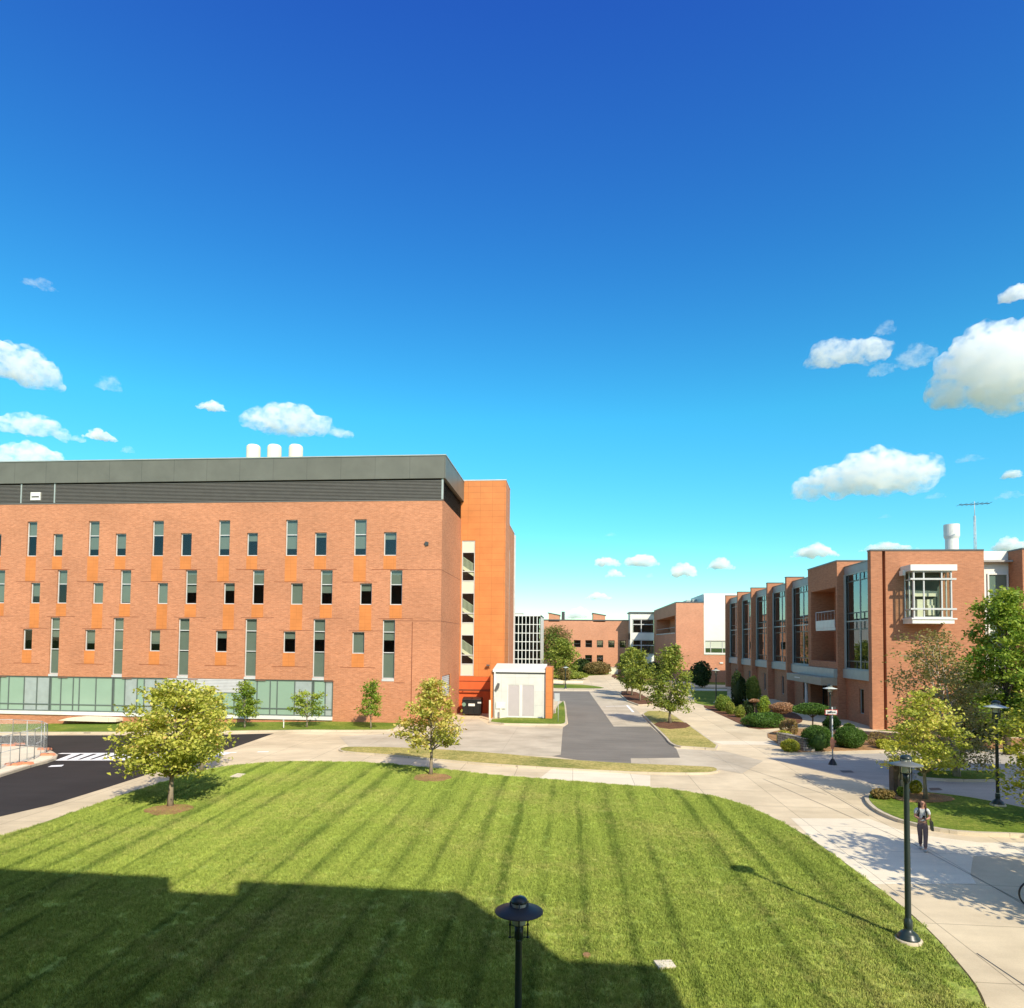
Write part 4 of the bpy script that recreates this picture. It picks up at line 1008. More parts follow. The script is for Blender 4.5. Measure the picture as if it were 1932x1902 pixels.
# balcony, inner window, canopy, column and doors of the entrance
ba, bb = oa + .05, AX(1541, 1150, XR).y
zbal = AX(1576, 1184, XR).z
mb = MB(); mb.box(XR - .1, XR + 2.28, ba, bb, zbal - .25, zbal); mb.box(XR - .12, XR - .04, ba, bb, zbal + .01, zbal + .75)
bo = mb.build('balcony', M['frame'], RB)
mb = MB(); ztp = zbal + 1.6
mb.tube([(XR - .08, ba, ztp), (XR - .08, bb, ztp), (XR + 2.2, bb, ztp)], .035, 6); mb.tube([(XR - .08, bb, zbal), (XR - .08, bb, ztp)], .035, 6)
for k in range(6): y = ba + (bb - ba) * k / 6 + .1; mb.box(XR - .085, XR - .065, y, y + .02, zbal + .7, ztp)
mb.build('railing', M['frame'], bo)
PI_ = lambda u, z, d: (XR + 2.3 + d, u, z)
u0, u1 = AX(1573, 1220, XR + 2.3).y, AX(1553, 1220, XR + 2.3).y
zz0, zz1 = AX(1573, 1246, XR + 2.2).z, zbal - .3
mb = MB(); frame_bars(mb, PI_, u0, u1, zz0, zz1, -.12, -.02, .09, [u0 + (u1 - u0) * .7], [zz0 + (zz1 - zz0) * k / 4 for k in (1, 2, 3)]); f = mb.build('window', M['white'], RB)
MB().quad(PI_(u0, zz0, -.05), PI_(u1, zz0, -.05), PI_(u1, zz1, -.05), PI_(u0, zz1, -.05)).build('pane', M['bluegrey'], f)
mb = MB(); mb.box(XR - .35, XR - .004, e0 + .1, AX(1501, 1262, XR).y, zs0 - .0, zs1 - .05); mb.build('entrance_band', M['frame_g'], RB)
c0, c1 = e0 + .15, AX(1511, 1270, XR).y
mb = MB(); mb.box(XR - 1.5, XR - .005, c0, c1, 3.15, 3.88); cn = mb.build('canopy', mat_plain('beige_canopy', (.36, .33, .25), .6), RB)
mb = MB(); mb.box(XR - 1.515, XR - 1.501, c0 + (c1 - c0) * .58, c0 + (c1 - c0) * .74, 3.5, 3.6); mb.build('nameplate', M['white'], cn)
mb = MB(); cy = AX(1521.5, 1300, XR - 1.3).y; mb.lathe([(.14, 0), (.14, 3.149)], XR - 1.3, cy, 14); mb.build('column', M['frame'], RB)
PD = lambda u, z, d: (XR + d, u, z)
mb = MB(); frame_bars(mb, PD, da + .02, db - .02, .02, 3.48, 1.2, 1.32, .09, [da + (db - da) / 3, da + (db - da) * 2 / 3], [2.4]); dr = mb.build('entrance_door', M['dframe'], RB)
MB().quad(PD(da, 0, 1.26), PD(db, 0, 1.26), PD(db, 3.5, 1.26), PD(da, 3.5, 1.26)).build('pane', M['glass_r'], dr)
# boxed bay window on the end wall
Yb = YR - 1.55
b0, b1 = XY(1723.5, 1130, Yb), XY(1796.5, 1130, Yb)
bz = lambda y: ZY(1760, y, Yb)
PB = lambda u, z, d: (u, Yb + d, z)
z_c1, z_c0, z_s1, z_s0 = bz(1065.5), bz(1077), bz(1166), bz(1176.5)
mb = MB(); hbz = [bz(1092.5), bz(1149)]; vb = [XY(1743.5, 1130, Yb), XY(1777.5, 1130, Yb)]
frame_bars(mb, PB, b0, b1, z_s1, z_c0, -.02, .1, .1, vb, [])
for z in hbz: pbox(mb, PB, b0 - .25, b1 + .3, z - .07, z + .07, -.1, .09)
PBs = lambda u, z, d: (b0 + d, u, z)
frame_bars(mb, PBs, Yb + .1, YR - .005, z_s1, z_c0, -.0, .1, .08, [(Yb + YR) / 2], hbz)
PBr = lambda u, z, d: (b1 - d, u, z)
frame_bars(mb, PBr, Yb + .1, YR - .005, z_s1, z_c0, -.0, .1, .08, [(Yb + YR) / 2], hbz)
bw = mb.build('boxed_window', M['frame'], RB)
mb = MB(); mb.box(b0 - .28, b1 + .32, Yb - .2, YR - .004, z_c0 + .003, z_c1); mb.box(b0 - .5, b0 - .285, YR - .9, YR - .3, z_c0 - .3, z_c0 + .1); mb.build('window_head', M['white'], bw)
mb = MB(); mb.box(b0 - .12, b1 + .12, Yb - .06, YR - .004, z_s0, z_s1 - .003); mb.box(b0 - .2, b1 + .3, Yb - .14, YR - .006, z_s1 - .12, z_s1 - .002); mb.build('sill', M['white'], bw)
mb = MB(); mb.quad(PB(b0, z_s1, .04), PB(b1, z_s1, .04), PB(b1, z_c0, .04), PB(b0, z_c0, .04)); mb.quad((b0 + .04, Yb, z_s1), (b0 + .04, YR, z_s1), (b0 + .04, YR, z_c0), (b0 + .04, Yb, z_c0)); mb.quad((b1 - .04, Yb, z_s1), (b1 - .04, YR, z_s1), (b1 - .04, YR, z_c0), (b1 - .04, Yb, z_c0)); mb.build('pane', M['glass'], bw)
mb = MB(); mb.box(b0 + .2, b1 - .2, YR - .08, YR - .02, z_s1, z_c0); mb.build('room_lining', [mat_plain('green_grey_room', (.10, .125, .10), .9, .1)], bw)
mb = MB(); zl = z_s1 + .05; mb.box(b0 + .7, b0 + 1.25, YR - .7, YR - .2, zl, zl + 1.5); mb.box(b0 + 1.5, b1 - 1.0, YR - .8, YR - .25, zl + .2, zl + 1.0); mb.box(b0 + 1.9, b1 - 1.5, YR - .7, YR - .3, zl + 1.01, zl + 1.5); mb.box(b0 + .5, b1 - .6, YR - .5, YR - .4, z_c0 - 2.0, z_c0 - 1.55)
mb.build('stored_boxes', M['cream'], bw)
# recessed white strip with window, then the next brick block
Yw = YR + 1.25
w0, w1 = XY(1858, 1100, Yw), XY(1904, 1100, Yw)
mb = MB(); mb.box(XE - .3, w1 + .3, Yw, Yw + .1, 0, ZY(1880, 1040, Yw)); mb.build('white_panel', M['white'], RB)
PW = lambda u, z, d: (u, Yw - .2 + d, z)
window(RB, PW, XY(1862, 1100, Yw), XY(1901, 1100, Yw), ZY(1880, 1240, Yw), ZY(1880, 1082, Yw), .12, .12, [ZY(1880, 1069, Yw) - 3.0, ZY(1880, 1190, Yw)], (), 0, 'white', 'glass_r')
xn = XY(1903, 1100, Yw); Yn = Yw * (1903 - 1080) / (1928.5 - 1080)
mb = MB(); mb.box(xn, xn + 30, Yn, YR + 20, 0, ZY(1915, 1036.5, Yn)); mb.build('end_block', M['brick_r'], RB)
mb = MB(); mb.box(xn - .05, xn + 30, Yn - .05, YR + 20, ZY(1915, 1036.5, Yn) + .002, ZY(1915, 1036.5, Yn) + .12); mb.build('coping', M['cap'], RB)
# roof stack and aerial
c = AY(1796, 1037, YR + 12); s = mpp(c); mb = MB(); zT = AY(1796, 990, YR + 12).z; zM = AY(1796, 1012, YR + 12).z
mb.lathe([(11 * s, zt - .9), (11 * s, zM - .3)], c.x, c.y, 24); mb.lathe([(11 * s, zM - .3), (13.2 * s, zM)], c.x, c.y, 24); mb.lathe([(13.2 * s, zM), (13.2 * s, zT)], c.x, c.y, 24); mb.lathe([(13.2 * s, zT), (12 * s, zT)], c.x, c.y, 24); mb.lathe([(12 * s, zT), (12 * s, zT - .5)], c.x, c.y, 24); mb.smooth = [False] * len(mb.f); mb.build('exhaust_stack', M['white'], RB)
c = AY(1840, 1037, YR + 8); s = mpp(c); zT = AY(1840, 949, YR + 8).z
mb = MB()
for k in range(3):
    a = k * 2.094; mb.tube([(c.x + .13 * math.cos(a), c.y + .13 * math.sin(a), zt - .8), (c.x + .07 * math.cos(a), c.y + .07 * math.sin(a), zT - 1.2)], .028, 5)
for k in range(12): z = zt - .8 + (zT - zt - .6) * k / 12; a = k * 2.094; mb.tube([(c.x + .12 * math.cos(a), c.y + .12 * math.sin(a), z), (c.x + .11 * math.cos(a + 2.094), c.y + .11 * math.sin(a + 2.094), z + .3)], .018, 4)
mb.tube([(c.x, c.y, zT - 1.6), (c.x, c.y, zT + .15)], .03, 6); ms = mb.build('aerial_mast', M['galv'], RB)
mb = MB(); hw = 33 * s; mb.tube([(c.x - hw, c.y - .5, zT - .28), (c.x + hw, c.y + .5, zT + .05)], .035, 5)
for k in range(7): f = -1 + k / 3; mb.tube([(c.x + hw * f - .1, c.y + .5 * f - .9 + .3 * abs(f), zT - .1 + .17 * f), (c.x + hw * f + .1, c.y + .5 * f + .9 - .3 * abs(f), zT - .1 + .17 * f)], .018, 4)
mb.build('aerial_boom', M['dframe'], ms)

# ================================================================== MIDDLE BUILDING (beyond the right one)
Ym = 127.5
m0 = XY(1275.5, 1200, Ym); m1 = XY(1328, 1200, Ym); m2 = XY(1378, 1200, Ym)
mz1, mz0 = ZY(1300, 1137.5, Ym), ZY(1300, 1251, Ym)
MBD = thing('brick_building', 'brick building with overhanging upper storeys and a white panelled end beyond the glazed bays', 'building', (m0, Ym, 0))
Yq = 162.0
mb = MB(); PMf = lambda u, z, d: (m0 + d, u, z)
ha, hb_ = Ym + 1.2, AX(1238, 1180, m0).y
hz1, hz0 = AX(1270, 1162, m0).z, AX(1270, 1196, m0).z
facade(mb, Ym, Yq, mz0, mz1, [(ha, hb_, hz0, hz1)], PMf, 3.0, 0)
mb.quad((m0 + 3, ha, hz0), (m0 + 3, hb_, hz0), (m0 + 3, hb_, hz1), (m0 + 3, ha, hz1))
mb.box(m0 + .001, m1, Ym, Ym + .3, mz0, mz1); mb.box(m1, m2 + 12, Ym + .02, Ym + .3, mz0, ZY(1340, 1236, Ym))
mb.box(m0 + .002, m2 + 12, Ym + .04, Ym + .3, -.1, mz0 - .003); mb.quad((m0, Ym + .04, -.1), (m0, Yq, -.1), (m0, Yq, mz0), (m0, Ym + .04, mz0)); mb.quad((m0, Ym, mz1 - .05), (m1, Ym, mz1 - .05), (m1, Yq, mz1 - .05), (m0, Yq, mz1 - .05))
mb.build('wall', M['brick_far'], MBD)
mb = MB(); mb.box(m0 - .06, m1, Ym - .06, Yq, mz1 + .002, mz1 + .2); mb.build('coping', M['cap'], MBD)
mb = MB(); mb.box(m0 - .04, m0 + .1, ha + .01, hb_ - .01, hz0 + .01, hz0 + .25); mb.tube([(m0, ha, hz0 + 1.2), (m0, hb_, hz0 + 1.2)], .05, 5); mb.build('railing', M['frame_g'], MBD)
mb = MB(); zw0, zw1 = ZY(1350, 1235, Ym), ZY(1350, 1120, Ym); PMw = lambda u, z, d: (u, Ym - .05 + d, z)
wz1, wz0 = ZY(1350, 1209, Ym), ZY(1350, 1232.5, Ym)
facade(mb, m1 + .02, m2 + 12, zw0, zw1, [(m1 + .2, m2 + 8, wz0, wz1)], PMw, .3, 0)
mb.box(m1 + .02, m2 + 12, Ym + .35, Ym + 14, zw1 - .5, zw1 - .02); mb.box(m1 + .021, m1 + .2, Ym + .25, Ym + 14, mz1, zw1 - .02)
mb.build('white_panel', M['white'], MBD)
mb = MB(); frame_bars(mb, PMw, m1 + .2, m2 + 8, wz0, wz1, .1, .2, .1, [m1 + .2 + k * 2.1 for k in (.5, 1.5, 2.4, 3.4)], [wz0 + (wz1 - wz0) * .42]); f = mb.build('window', M['frame'], MBD)
mb = MB(); mb.quad(PMw(m1 + .2, wz0, .16), PMw(m2 + 8, wz0, .16), PMw(m2 + 8, wz0 + (wz1 - wz0) * .42, .16), PMw(m1 + .2, wz0 + (wz1 - wz0) * .42, .16)); mb.build('pane', M['glass_r'], f)
mb = MB(); mb.box(m1 + .2, m2 + 8, Ym + .12, Ym + .2, wz0 + (wz1 - wz0) * .42, wz1); mb.build('blind', M['glass_w'], f)
mb = MB(); x_, y_ = XY(1305, 1130, Ym + 8), Ym + 8; mb.box(x_ - 1, x_ + 2.2, y_, y_ + 9, mz1 + .3, mz1 + 1.0); mb.box(x_, x_ + 2.2, y_ - 1, y_ - .01, mz1, mz1 + 1.1); mb.build('roof_plant', [M['frame_g']], MBD)
c = AY(1361, 1251, Ym); mb = MB(); mb.box(c.x - .3, c.x + .3, Ym - .12, Ym, c.z - .1, c.z + .15); mb.build('wall_lamp', M['white'], MBD)

# glazed link
Yl = 162.5
LK = thing('glazed_link', 'white framed glazed link between far brick hall and overhanging building', 'building', (XY(1210, 1200, Yl), Yl, 0))
l0, l1 = XY(1189, 1200, Yl), XY(1236, 1200, Yl); PK = lambda u, z, d: (u, Yl + d, z)
lz = [ZY(1210, y, Yl) for y in (1157, 1168, 1195, 1207, 1235)]
mb = MB(); mb.box(l0, l1, Yl, Yl + 6, lz[1], lz[0]); mb.box(l0, l1, Yl, Yl + 6, lz[3], lz[2]); mb.box(l0 + .3, l1, Yl + .3, Yl + 6, 0, lz[4]); mb.box(l0, l0 + .4, Yl - .02, Yl + 5.9, lz[4], lz[1] - .01)
mb.build('wall', M['white'], LK)
mb = MB(); mb.box(l0 - .3, l1, Yl - .3, Yl + 6, lz[0] + .002, lz[0] + .3); mb.build('roof', M['cap'], LK)
for a, b in ((lz[2], lz[1]), (lz[4], lz[3])):
    mb = MB(); frame_bars(mb, PK, l0 + .45, l1, a, b, .1, .3, .2, [XY(1210, 1180, Yl)], [a + (b - a) * .62]); f = mb.build('window', M['frame'], LK)
    MB().quad(PK(l0, a, .2), PK(l1, a, .2), PK(l1, b, .2), PK(l0, b, .2)).build('pane', M['glass_r'], f)
mb = MB(); mb.box(l0 + .5, l1, Yl + 3, Yl + 3.2, 0, lz[0] - .1); mb.build('room_lining', M['interior'], LK)
# low roofs peeping over the link
mb = MB(); a, b = XY(1179, 1165, 166), XY(1190, 1165, 158); mb.box(a, b, 158, 164, 5, ZY(1184, 1158, 158))

# far brick hall
Yh = 167.0
H = thing('brick_building', 'low far brick hall with square windows and raised parapet blocks', 'building', (XY(1100, 1250, Yh), Yh, 0))
h0, h1 = XY(1019, 1200, Yh), XY(1190, 1200, Yh); PH = lambda u, z, d: (u, Yh + d, z); hzt = ZY(1100, 1171, Yh)
wh = [(XY(a, 1215, Yh), XY(b, 1215, Yh), ZY(1120, 1221.5, Yh), ZY(1120, 1208, Yh)) for a, b in ((1082.5, 1095.5), (1104.5, 1117), (1126, 1138), (1147.5, 1159.5), (1169, 1181))]
wh += [(XY(a, 1240, Yh), XY(b, 1240, Yh), ZY(1120, 1250, Yh), ZY(1120, 1236, Yh)) for a, b in ((1104, 1117), (1126, 1138), (1169, 1181))]
mb = MB(); facade(mb, h0, h1, -.2, hzt, wh, PH, .8, 0)
mb.quad((h0, Yh, hzt), (h1, Yh, hzt), (h1, Yh + 20, hzt), (h0, Yh + 20, hzt)); mb.quad((h0, Yh, -.2), (h0, Yh + 20, -.2), (h0, Yh + 20, hzt), (h0, Yh, hzt)); mb.quad((h1, Yh, -.2), (h1, Yh + 20, -.2), (h1, Yh + 20, hzt), (h1, Yh, hzt))
mb.build('wall', M['brick_far'], H)
for a, b, c in ((1035, 1055.5, 1057.5), (1119, 1142, 1157.5)):
    mb = MB(); x0, x1 = XY(a, 1160, Yh), XY(b, 1160, Yh); z_l, z_r = ZY(1045, 1157, Yh), ZY(1055, 1161.5, Yh)
    mb.prism([(x0, Yh, hzt - .3), (x1, Yh, hzt - .3), (x1, Yh, z_r), (x0, Yh, z_l)], (0, 7, 0)); mb.build('parapet_block', M['brick_far'], H)
    mb = MB(); mb.prism([(x0 - .2, Yh - .1, z_l + .01), (x1 + .2, Yh - .1, z_r + .01), (x1 + .2, Yh - .1, z_r + .2), (x0 - .2, Yh - .1, z_l + .2)], (0, 7.2, 0)); mb.build('coping', M['cap'], H)
mb = MB(); mb.box(h0, h1, Yh - .1, Yh + .5, hzt + .003, hzt + .25); mb.build('coping', M['cap'], H)
mb = MB(); mb.box(XY(1059.5, 1160, Yh + 3), XY(1065.5, 1160, Yh + 3), Yh + 3, Yh + 4, hzt - .2, ZY(1062, 1154, Yh + 3)); mb.build('chimney', M['dframe'], H)
for (a, b, c, d) in wh: window(H, PH, a, b, c, d, .6, .12, [c + (d - c) * .5], [], 0, 'dframe', 'glass_r')
mb = MB(); mb.box(h0 + .3, h1 - .3, Yh + 3, Yh + 3.2, 0, hzt - .1); mb.build('room_lining', M['interior'], H)

# white grid building
Yw2 = 132.0
W = thing('office_block', 'white framed building with a grid of dark window panes behind the stair tower', 'building', (XY(1000, 1250, Yw2), Yw2, 0))
a0, a1 = XY(930, 1200, Yw2), XY(1019.5, 1200, Yw2); PWG = lambda u, z, d: (u, Yw2 + d, z); wzt = ZY(1000, 1159.5, Yw2)
xs = [XY(971 + 7.05 * k, 1200, Yw2) for k in range(-4, 8)]; zsr = [ZY(1000, 1162 + 16.3 * k, Yw2) for k in range(0, 8)]
hs = []
for i in range(len(xs) - 1):
    for j in range(6): hs.append((xs[i] + .06, xs[i + 1] - .06, zsr[j + 1] + .06, zsr[j] - .06))
hs = [h for h in hs if h[0] > a0]
mb = MB(); facade(mb, a0, a1, -.2, wzt, hs, PWG, .35, 0); mb.box(a0, a1, Yw2 + .36, Yw2 + 15, wzt - .3, wzt - .01)
mb.quad((a1, Yw2, 0), (a1, Yw2 + 15, 0), (a1, Yw2 + 15, wzt), (a1, Yw2, wzt))
mb.build('wall', M['white'], W)
for h in hs:
    if h[1] > XY(966, 1200, Yw2): 
        mb = MB(); frame_bars(mb, PWG, h[0], h[1], h[2], h[3], .2, .28, .03); f = mb.build('window', M['dframe'], W)
        MB().quad(PWG(h[0], h[2], .25), PWG(h[1], h[2], .25), PWG(h[1], h[3], .25), PWG(h[0], h[3], .25)).build('pane', M['glass_r'], f)
mb = MB(); mb.box(a0, a1 - .3, Yw2 + 1.4, Yw2 + 1.5, 0, wzt - .4); mb.build('room_lining', M['interior'], W)
mb = MB(); mb.box(XY(950, 1155, Yw2 + 6), XY(986, 1155, Yw2 + 6), Yw2 + 6, Yw2 + 10, wzt - .3, ZY(970, 1156.5, Yw2 + 6)); mb.build('roof_plant', M['roof'], W)

# ================================================================== THE BUILDINGS BEHIND THE VIEWPOINT (they throw the shade on the lawn)
SAZ, SEL = R_(30.0), R_(37.2)
SDIR = Vector((math.sin(SAZ) * math.cos(SEL), -math.cos(SAZ) * math.cos(SEL), math.sin(SEL)))
YO = -1.6
def lift(x, y):
    P = G(x, y, .035); k = (P.y - YO) / math.cos(SAZ); return (P.x + math.sin(SAZ) * k, .035 + k * math.tan(SEL))
prof = [lift(*p) for p in ((0, 1640), (322, 1655), (323, 1682), (455, 1690), (456, 1663), (860, 1683), (900, 1706), (930, 1730), (965, 1733), (1010, 1772), (1060, 1812), (1240, 1822), (1262, 1842), (1276, 1870), (1288, 1902))]
OB = thing('brick_building', 'tall brick hall behind the viewpoint whose stepped roofline shades the lawn', 'building', (0, YO, 0))
pts = [(-70, YO, prof[0][1])] + [(u, YO, z) for u, z in prof] + [(prof[-1][0] + .25, YO, 0), (-70, YO, 0)]
zmin = 3.0
mb = MB(); mb.prism(pts, (0, -.35, 0)); zlow = min(prof[2][1], prof[-5][1]) - .5; mb.box(-70, lift(900, 1706)[0] - 9, YO - 16, YO - .36, 0, zlow); mb.build('wall', M['brick'], OB)
mb = MB(); mb.box(-69, 6, YO + .002, YO + .12, 4.4, 4.7); mb.build('string_course', M['concrete'], OB)
s_ = 30.0
sh = Vector((math.sin(SAZ) * s_, -math.cos(SAZ) * s_, 0)); ch = s_ * math.tan(SEL)
sp_ = [G(1446, 1430.5), G(1690, 1488), G(1860, 1512), G(1990, 1536)]
pl = [Vector((p.x, p.y, 0)) + sh for p in sp_]
pl += [pl[-1] + Vector((30, -4, 0)), Vector((pl[-1].x + 30, pl[0].y, 0))]
WB = thing('brick_building', 'brick hall out of view on the right whose corner shades the service road', 'building', pl[0])
mb = MB(); mb.prism(pl, (0, 0, ch - .2)); mb.build('wall', M['brick_r'], WB)
mb = MB(); mb.prism([p + Vector((0, 0, ch - .199)) for p in pl], (0, 0, .199)); mb.build('coping', M['cap'], WB)

# ================================================================== LAMPS
def lamp(x, yb, ytop, label, base=None, shade_r=.37, pale=False, pole_r=.055, n=24, footing=True):
    c = G(x, yb, .03) if base is None else Vector(base)
    h = (ZY(x, ytop, c.y) - c.z)
    o = thing('street_lamp', label, 'street lamp', c, 'post-top lamps along the campus paths')
    X, Y, Z = c.x, c.y, c.z
    if footing: m = MB(); m.lathe([(.30, Z - .1), (.30, Z + .05), (.285, Z + .07), (0, Z + .07)], X, Y, 24); m.build('footing', M['kerb'], o)
    m = MB(); Z0 = Z + .071
    m.lathe([(.25, Z0), (.25, Z0 + .04), (.215, Z0 + .06), (.21, Z0 + .10), (.155, Z0 + .15), (.10, Z0 + .19), (.088, Z0 + .24), (.095, Z0 + .27), (.095, Z0 + .42), (.075, Z0 + .45), (.07, Z0 + .5)], X, Y, 24); m.build('base', M['pole'], o)
    k = shade_r / .45; zl = Z + h - .53 * k
    m = MB(); m.lathe([(pole_r * 1.25, Z0 + .5), (pole_r * 1.1, zl - .3 * k), (pole_r * 1.1, zl - .26 * k), (pole_r * 1.45, zl - .25 * k), (pole_r * 1.45, zl), (0, zl)], X, Y, 16); m.build('pole', M['pole'], o)
    m = MB(); m.lathe([(.10 * k, zl + .003), (.125 * k, zl + .02 * k), (.13 * k, zl + .12 * k), (.125 * k, zl + .24 * k)], X, Y, 18); m.build('lens', M['frost'], o)
    m = MB(); m.lathe([(.06 * k, zl + .003), (.07 * k, zl + .14 * k), (.04 * k, zl + .19 * k), (0, zl + .20 * k)], X, Y, 10); m.build('lamp_core', M['white'], o)
    m = MB(); rb_ = .165 * k
    for q in range(4):
        a = q * math.pi / 2 + .1; cx, cy = X + rb_ * math.cos(a), Y + rb_ * math.sin(a)
        m.tube([(cx, cy, zl - .24 * k), (cx, cy, zl + .43 * k)], .014 * k, 6)
        m.tube([(cx, cy, zl + .42 * k), (X + .1 * k * math.cos(a), Y + .1 * k * math.sin(a), zl + .44 * k)], .014 * k, 6)
        m.ell((cx, cy, zl), (.028 * k, .028 * k, .03 * k), 6, 4); m.ell((cx, cy, zl - .23 * k), (.035 * k, .035 * k, .018 * k), 6, 4)
        m.tube([(cx, cy, zl), (X + pole_r * 1.3 * math.cos(a), Y + pole_r * 1.3 * math.sin(a), zl - .02)], .01 * k, 5); m.tube([(cx, cy, zl - .23 * k), (X + pole_r * math.cos(a), Y + pole_r * math.sin(a), zl - .23 * k)], .01 * k, 5)
    m.build('bracket', M['pole'], o)
    m = MB(); rr = shade_r
    m.lathe([(.13 * k, zl + .30 * k), (rr * .6, zl + .275 * k), (rr * .985, zl + .235 * k), (rr, zl + .238 * k), (rr, zl + .25 * k), (rr * .6, zl + .295 * k), (.15 * k, zl + .345 * k), (.14 * k, zl + .345 * k)], X, Y, 48); m.build('lamp_shade', M[pale if pale else 'shade'], o)
    m = MB(); m.lathe([(.12 * k, zl + .30 * k), (.13 * k, zl + .32 * k), (.125 * k, zl + .40 * k)], X, Y, 20); m.build('collar', M['frost'], o)
    m = MB(); m.lathe([(.13 * k, zl + .402 * k), (.165 * k, zl + .415 * k), (.16 * k, zl + .45 * k), (.12 * k, zl + .50 * k), (.05 * k, zl + .52 * k), (.0, zl + .53 * k)], X, Y, 20); m.build('finial', M['pole'], o)
    return o
dC = 9.2
cC = atD(979, 1750, dC)
lamp(979, 0, 1690, 'dark lamp standing in the lawn at the bottom of the picture, seen from above', base=(cC.x, cC.y, .035), shade_r=45.5 / F_PX * dC, pole_r=.042)
A = G(1714, 1776); lamp(1714, 1776, 1424, 'tall dark green lamp on the lawn edge beside the walking person', shade_r=.365, pale='shade_m')
lamp(1883, 1526, 1321, 'lamp with pale disc shade on the kerbed grass island, white stickers on its pole', base=(*G(1883, 1526).xy, .145), shade_r=.47, pale='shade_l')
o4 = lamp(1567, 1402, 1291, 'lamp standing among the round hedges before the entrance', shade_r=.48, pale='shade_l')
lamp(1351, 1326, 1260, 'distant lamp beside the shaded lawn left of the brick fins', shade_r=.48, pale='shade_l')
lamp(1067, 1300, 1256, 'far lamp half hidden by the trees right of the shed', shade_r=.45, pale='shade_l')
c = G(1883, 1526)
lb = [o for o in bpy.data.objects if o.get('label', '').startswith('lamp with pale disc')][0]
for y0, y1 in ((1496, 1503), (1506, 1509)):
    m = MB(); a, b = ZY(1884, y1, c.y), ZY(1884, y0, c.y); m.lathe([(.078, a), (.078, b)], c.x, c.y, 12); m.build('sticker', M['white'], lb)

# ================================================================== FENCE ON THE PAD
def fpanel(p, q, h, label, z=.15):
    p = Vector((p.x, p.y, hz(p.x) + z)); q = Vector((q.x, q.y, hz(q.x) + z))
    o = thing('wire_fence', label, 'wire fence', p, 'temporary wire fence panels on the white pad')
    m = MB(); up = Vector((0, 0, h))
    m.tube([p, p + up], .022, 6); m.tube([q, q + up], .022, 6); m.tube([p + up, q + up], .018, 6); m.tube([p + Vector((0, 0, .12)), q + Vector((0, 0, .12))], .016, 6); m.tube([p + up * .5, q + up * .5], .018, 6)
    mid = p.lerp(q, .5); m.tube([mid + Vector((0, 0, .12)), mid + up], .02, 6)
    m.build('frame', M['galv'], o)
    m = MB(); m.quad(p + Vector((0, 0, .12)), q + Vector((0, 0, .12)), q + up, p + up); m.build('wire_mesh', M['mesh'], o)
fp = [(-60, 1473), (0, 1456), (36, 1446), (64, 1437.5), (88, 1424), (77, 1416), (23, 1411), (-40, 1410)]
flab = ['wire fence panel leaving the frame along the near kerb', 'wire fence panel on the near kerb at the left edge', 'short wire fence panel on the near kerb, second from the pad tip', 'wire fence panel running up to the rounded tip of the pad',
        'narrow wire fence panel closing the tip of the pad', 'wire fence panel along the far side of the pad next to the road', 'wire fence panel on the far side leaving the left edge']
for i in range(len(fp) - 1): fpanel(G(*fp[i]), G(*fp[i + 1]), 1.75, flab[i])
flb = ['orange fence foot at the very tip of the white pad', 'orange fence foot just behind the pad tip', 'orange fence foot on the near kerb with a dark hole', 'orange fence foot on the near kerb further left',
       'orange fence foot on the far side of the pad', 'small orange fence foot on the far side left of the other']
for i, (x, y) in enumerate(((90, 1430), (84, 1419), (48, 1447), (24, 1449), (34, 1409.5), (15, 1412))):
    c = G(x, y); o = thing('fence_weight', flb[i], 'fence weight', (c.x, c.y, hz(c.x) + .152), 'orange fence feet on the pad', 0)
    m = MB(); z = hz(c.x) + .153; m.prism([(c.x - .42, c.y - .14, z), (c.x + .42, c.y - .14, z), (c.x + .36, c.y - .14, z + .12), (c.x - .36, c.y - .14, z + .12)], (0, .28, 0)); m.build('block', M['orangepl'], o)
    m = MB(); m.lathe([(.07, z + .121), (.07, z + .15), (.045, z + .15)], c.x, c.y, 8); m.build('socket', M['dframe'], o)
# pale slab against the brick base
def px_slab():
    a = [AY(x, y, Yf - .02) for x, y in ((123, 1357.5), (140, 1353), (165, 1351), (210, 1352), (232, 1354), (232, 1360), (211, 1360))]
    m = MB(); m.prism([(p.x, Yf - .9, p.z) for p in a], (0, .89, 0)); o = m.build('areaway_kerb', [M['concrete_w']]); tag(o, 'low pale concrete window well against the brick base, far left', 'window well')
px_slab()
# small plastic marker posts and sign post by the shed
c = G(1053, 1362, .13); o = thing('sign_post', 'thin metal post with a pale square sign on the grass right of the shed', 'sign', c)
m = MB(); zt_ = ZY(1053, 1308, c.y); m.tube([(c.x, c.y, .1), (c.x, c.y, zt_)], .03, 6); m.build('post', M['galv'], o)
m = MB(); m.box(c.x - .33, c.x + .12, c.y - .05, c.y - .031, ZY(1053, 1323, c.y), zt_); m.build('sign_plate', M['galv'], o)
c = G(535, 1377); o = thing('marker_post', 'short white marker post on the grass verge between two saplings', 'post', (c.x, c.y, .1)); m = MB(); m.lathe([(.04, .09), (.04, .85), (0, .9)], c.x, c.y, 8); m.build('post', M['white'], o)
m = MB(); m.box(c.x - .05, c.x + .05, c.y - .06, c.y - .041, .6, .78); m.build('reflector', M['galv'], o)

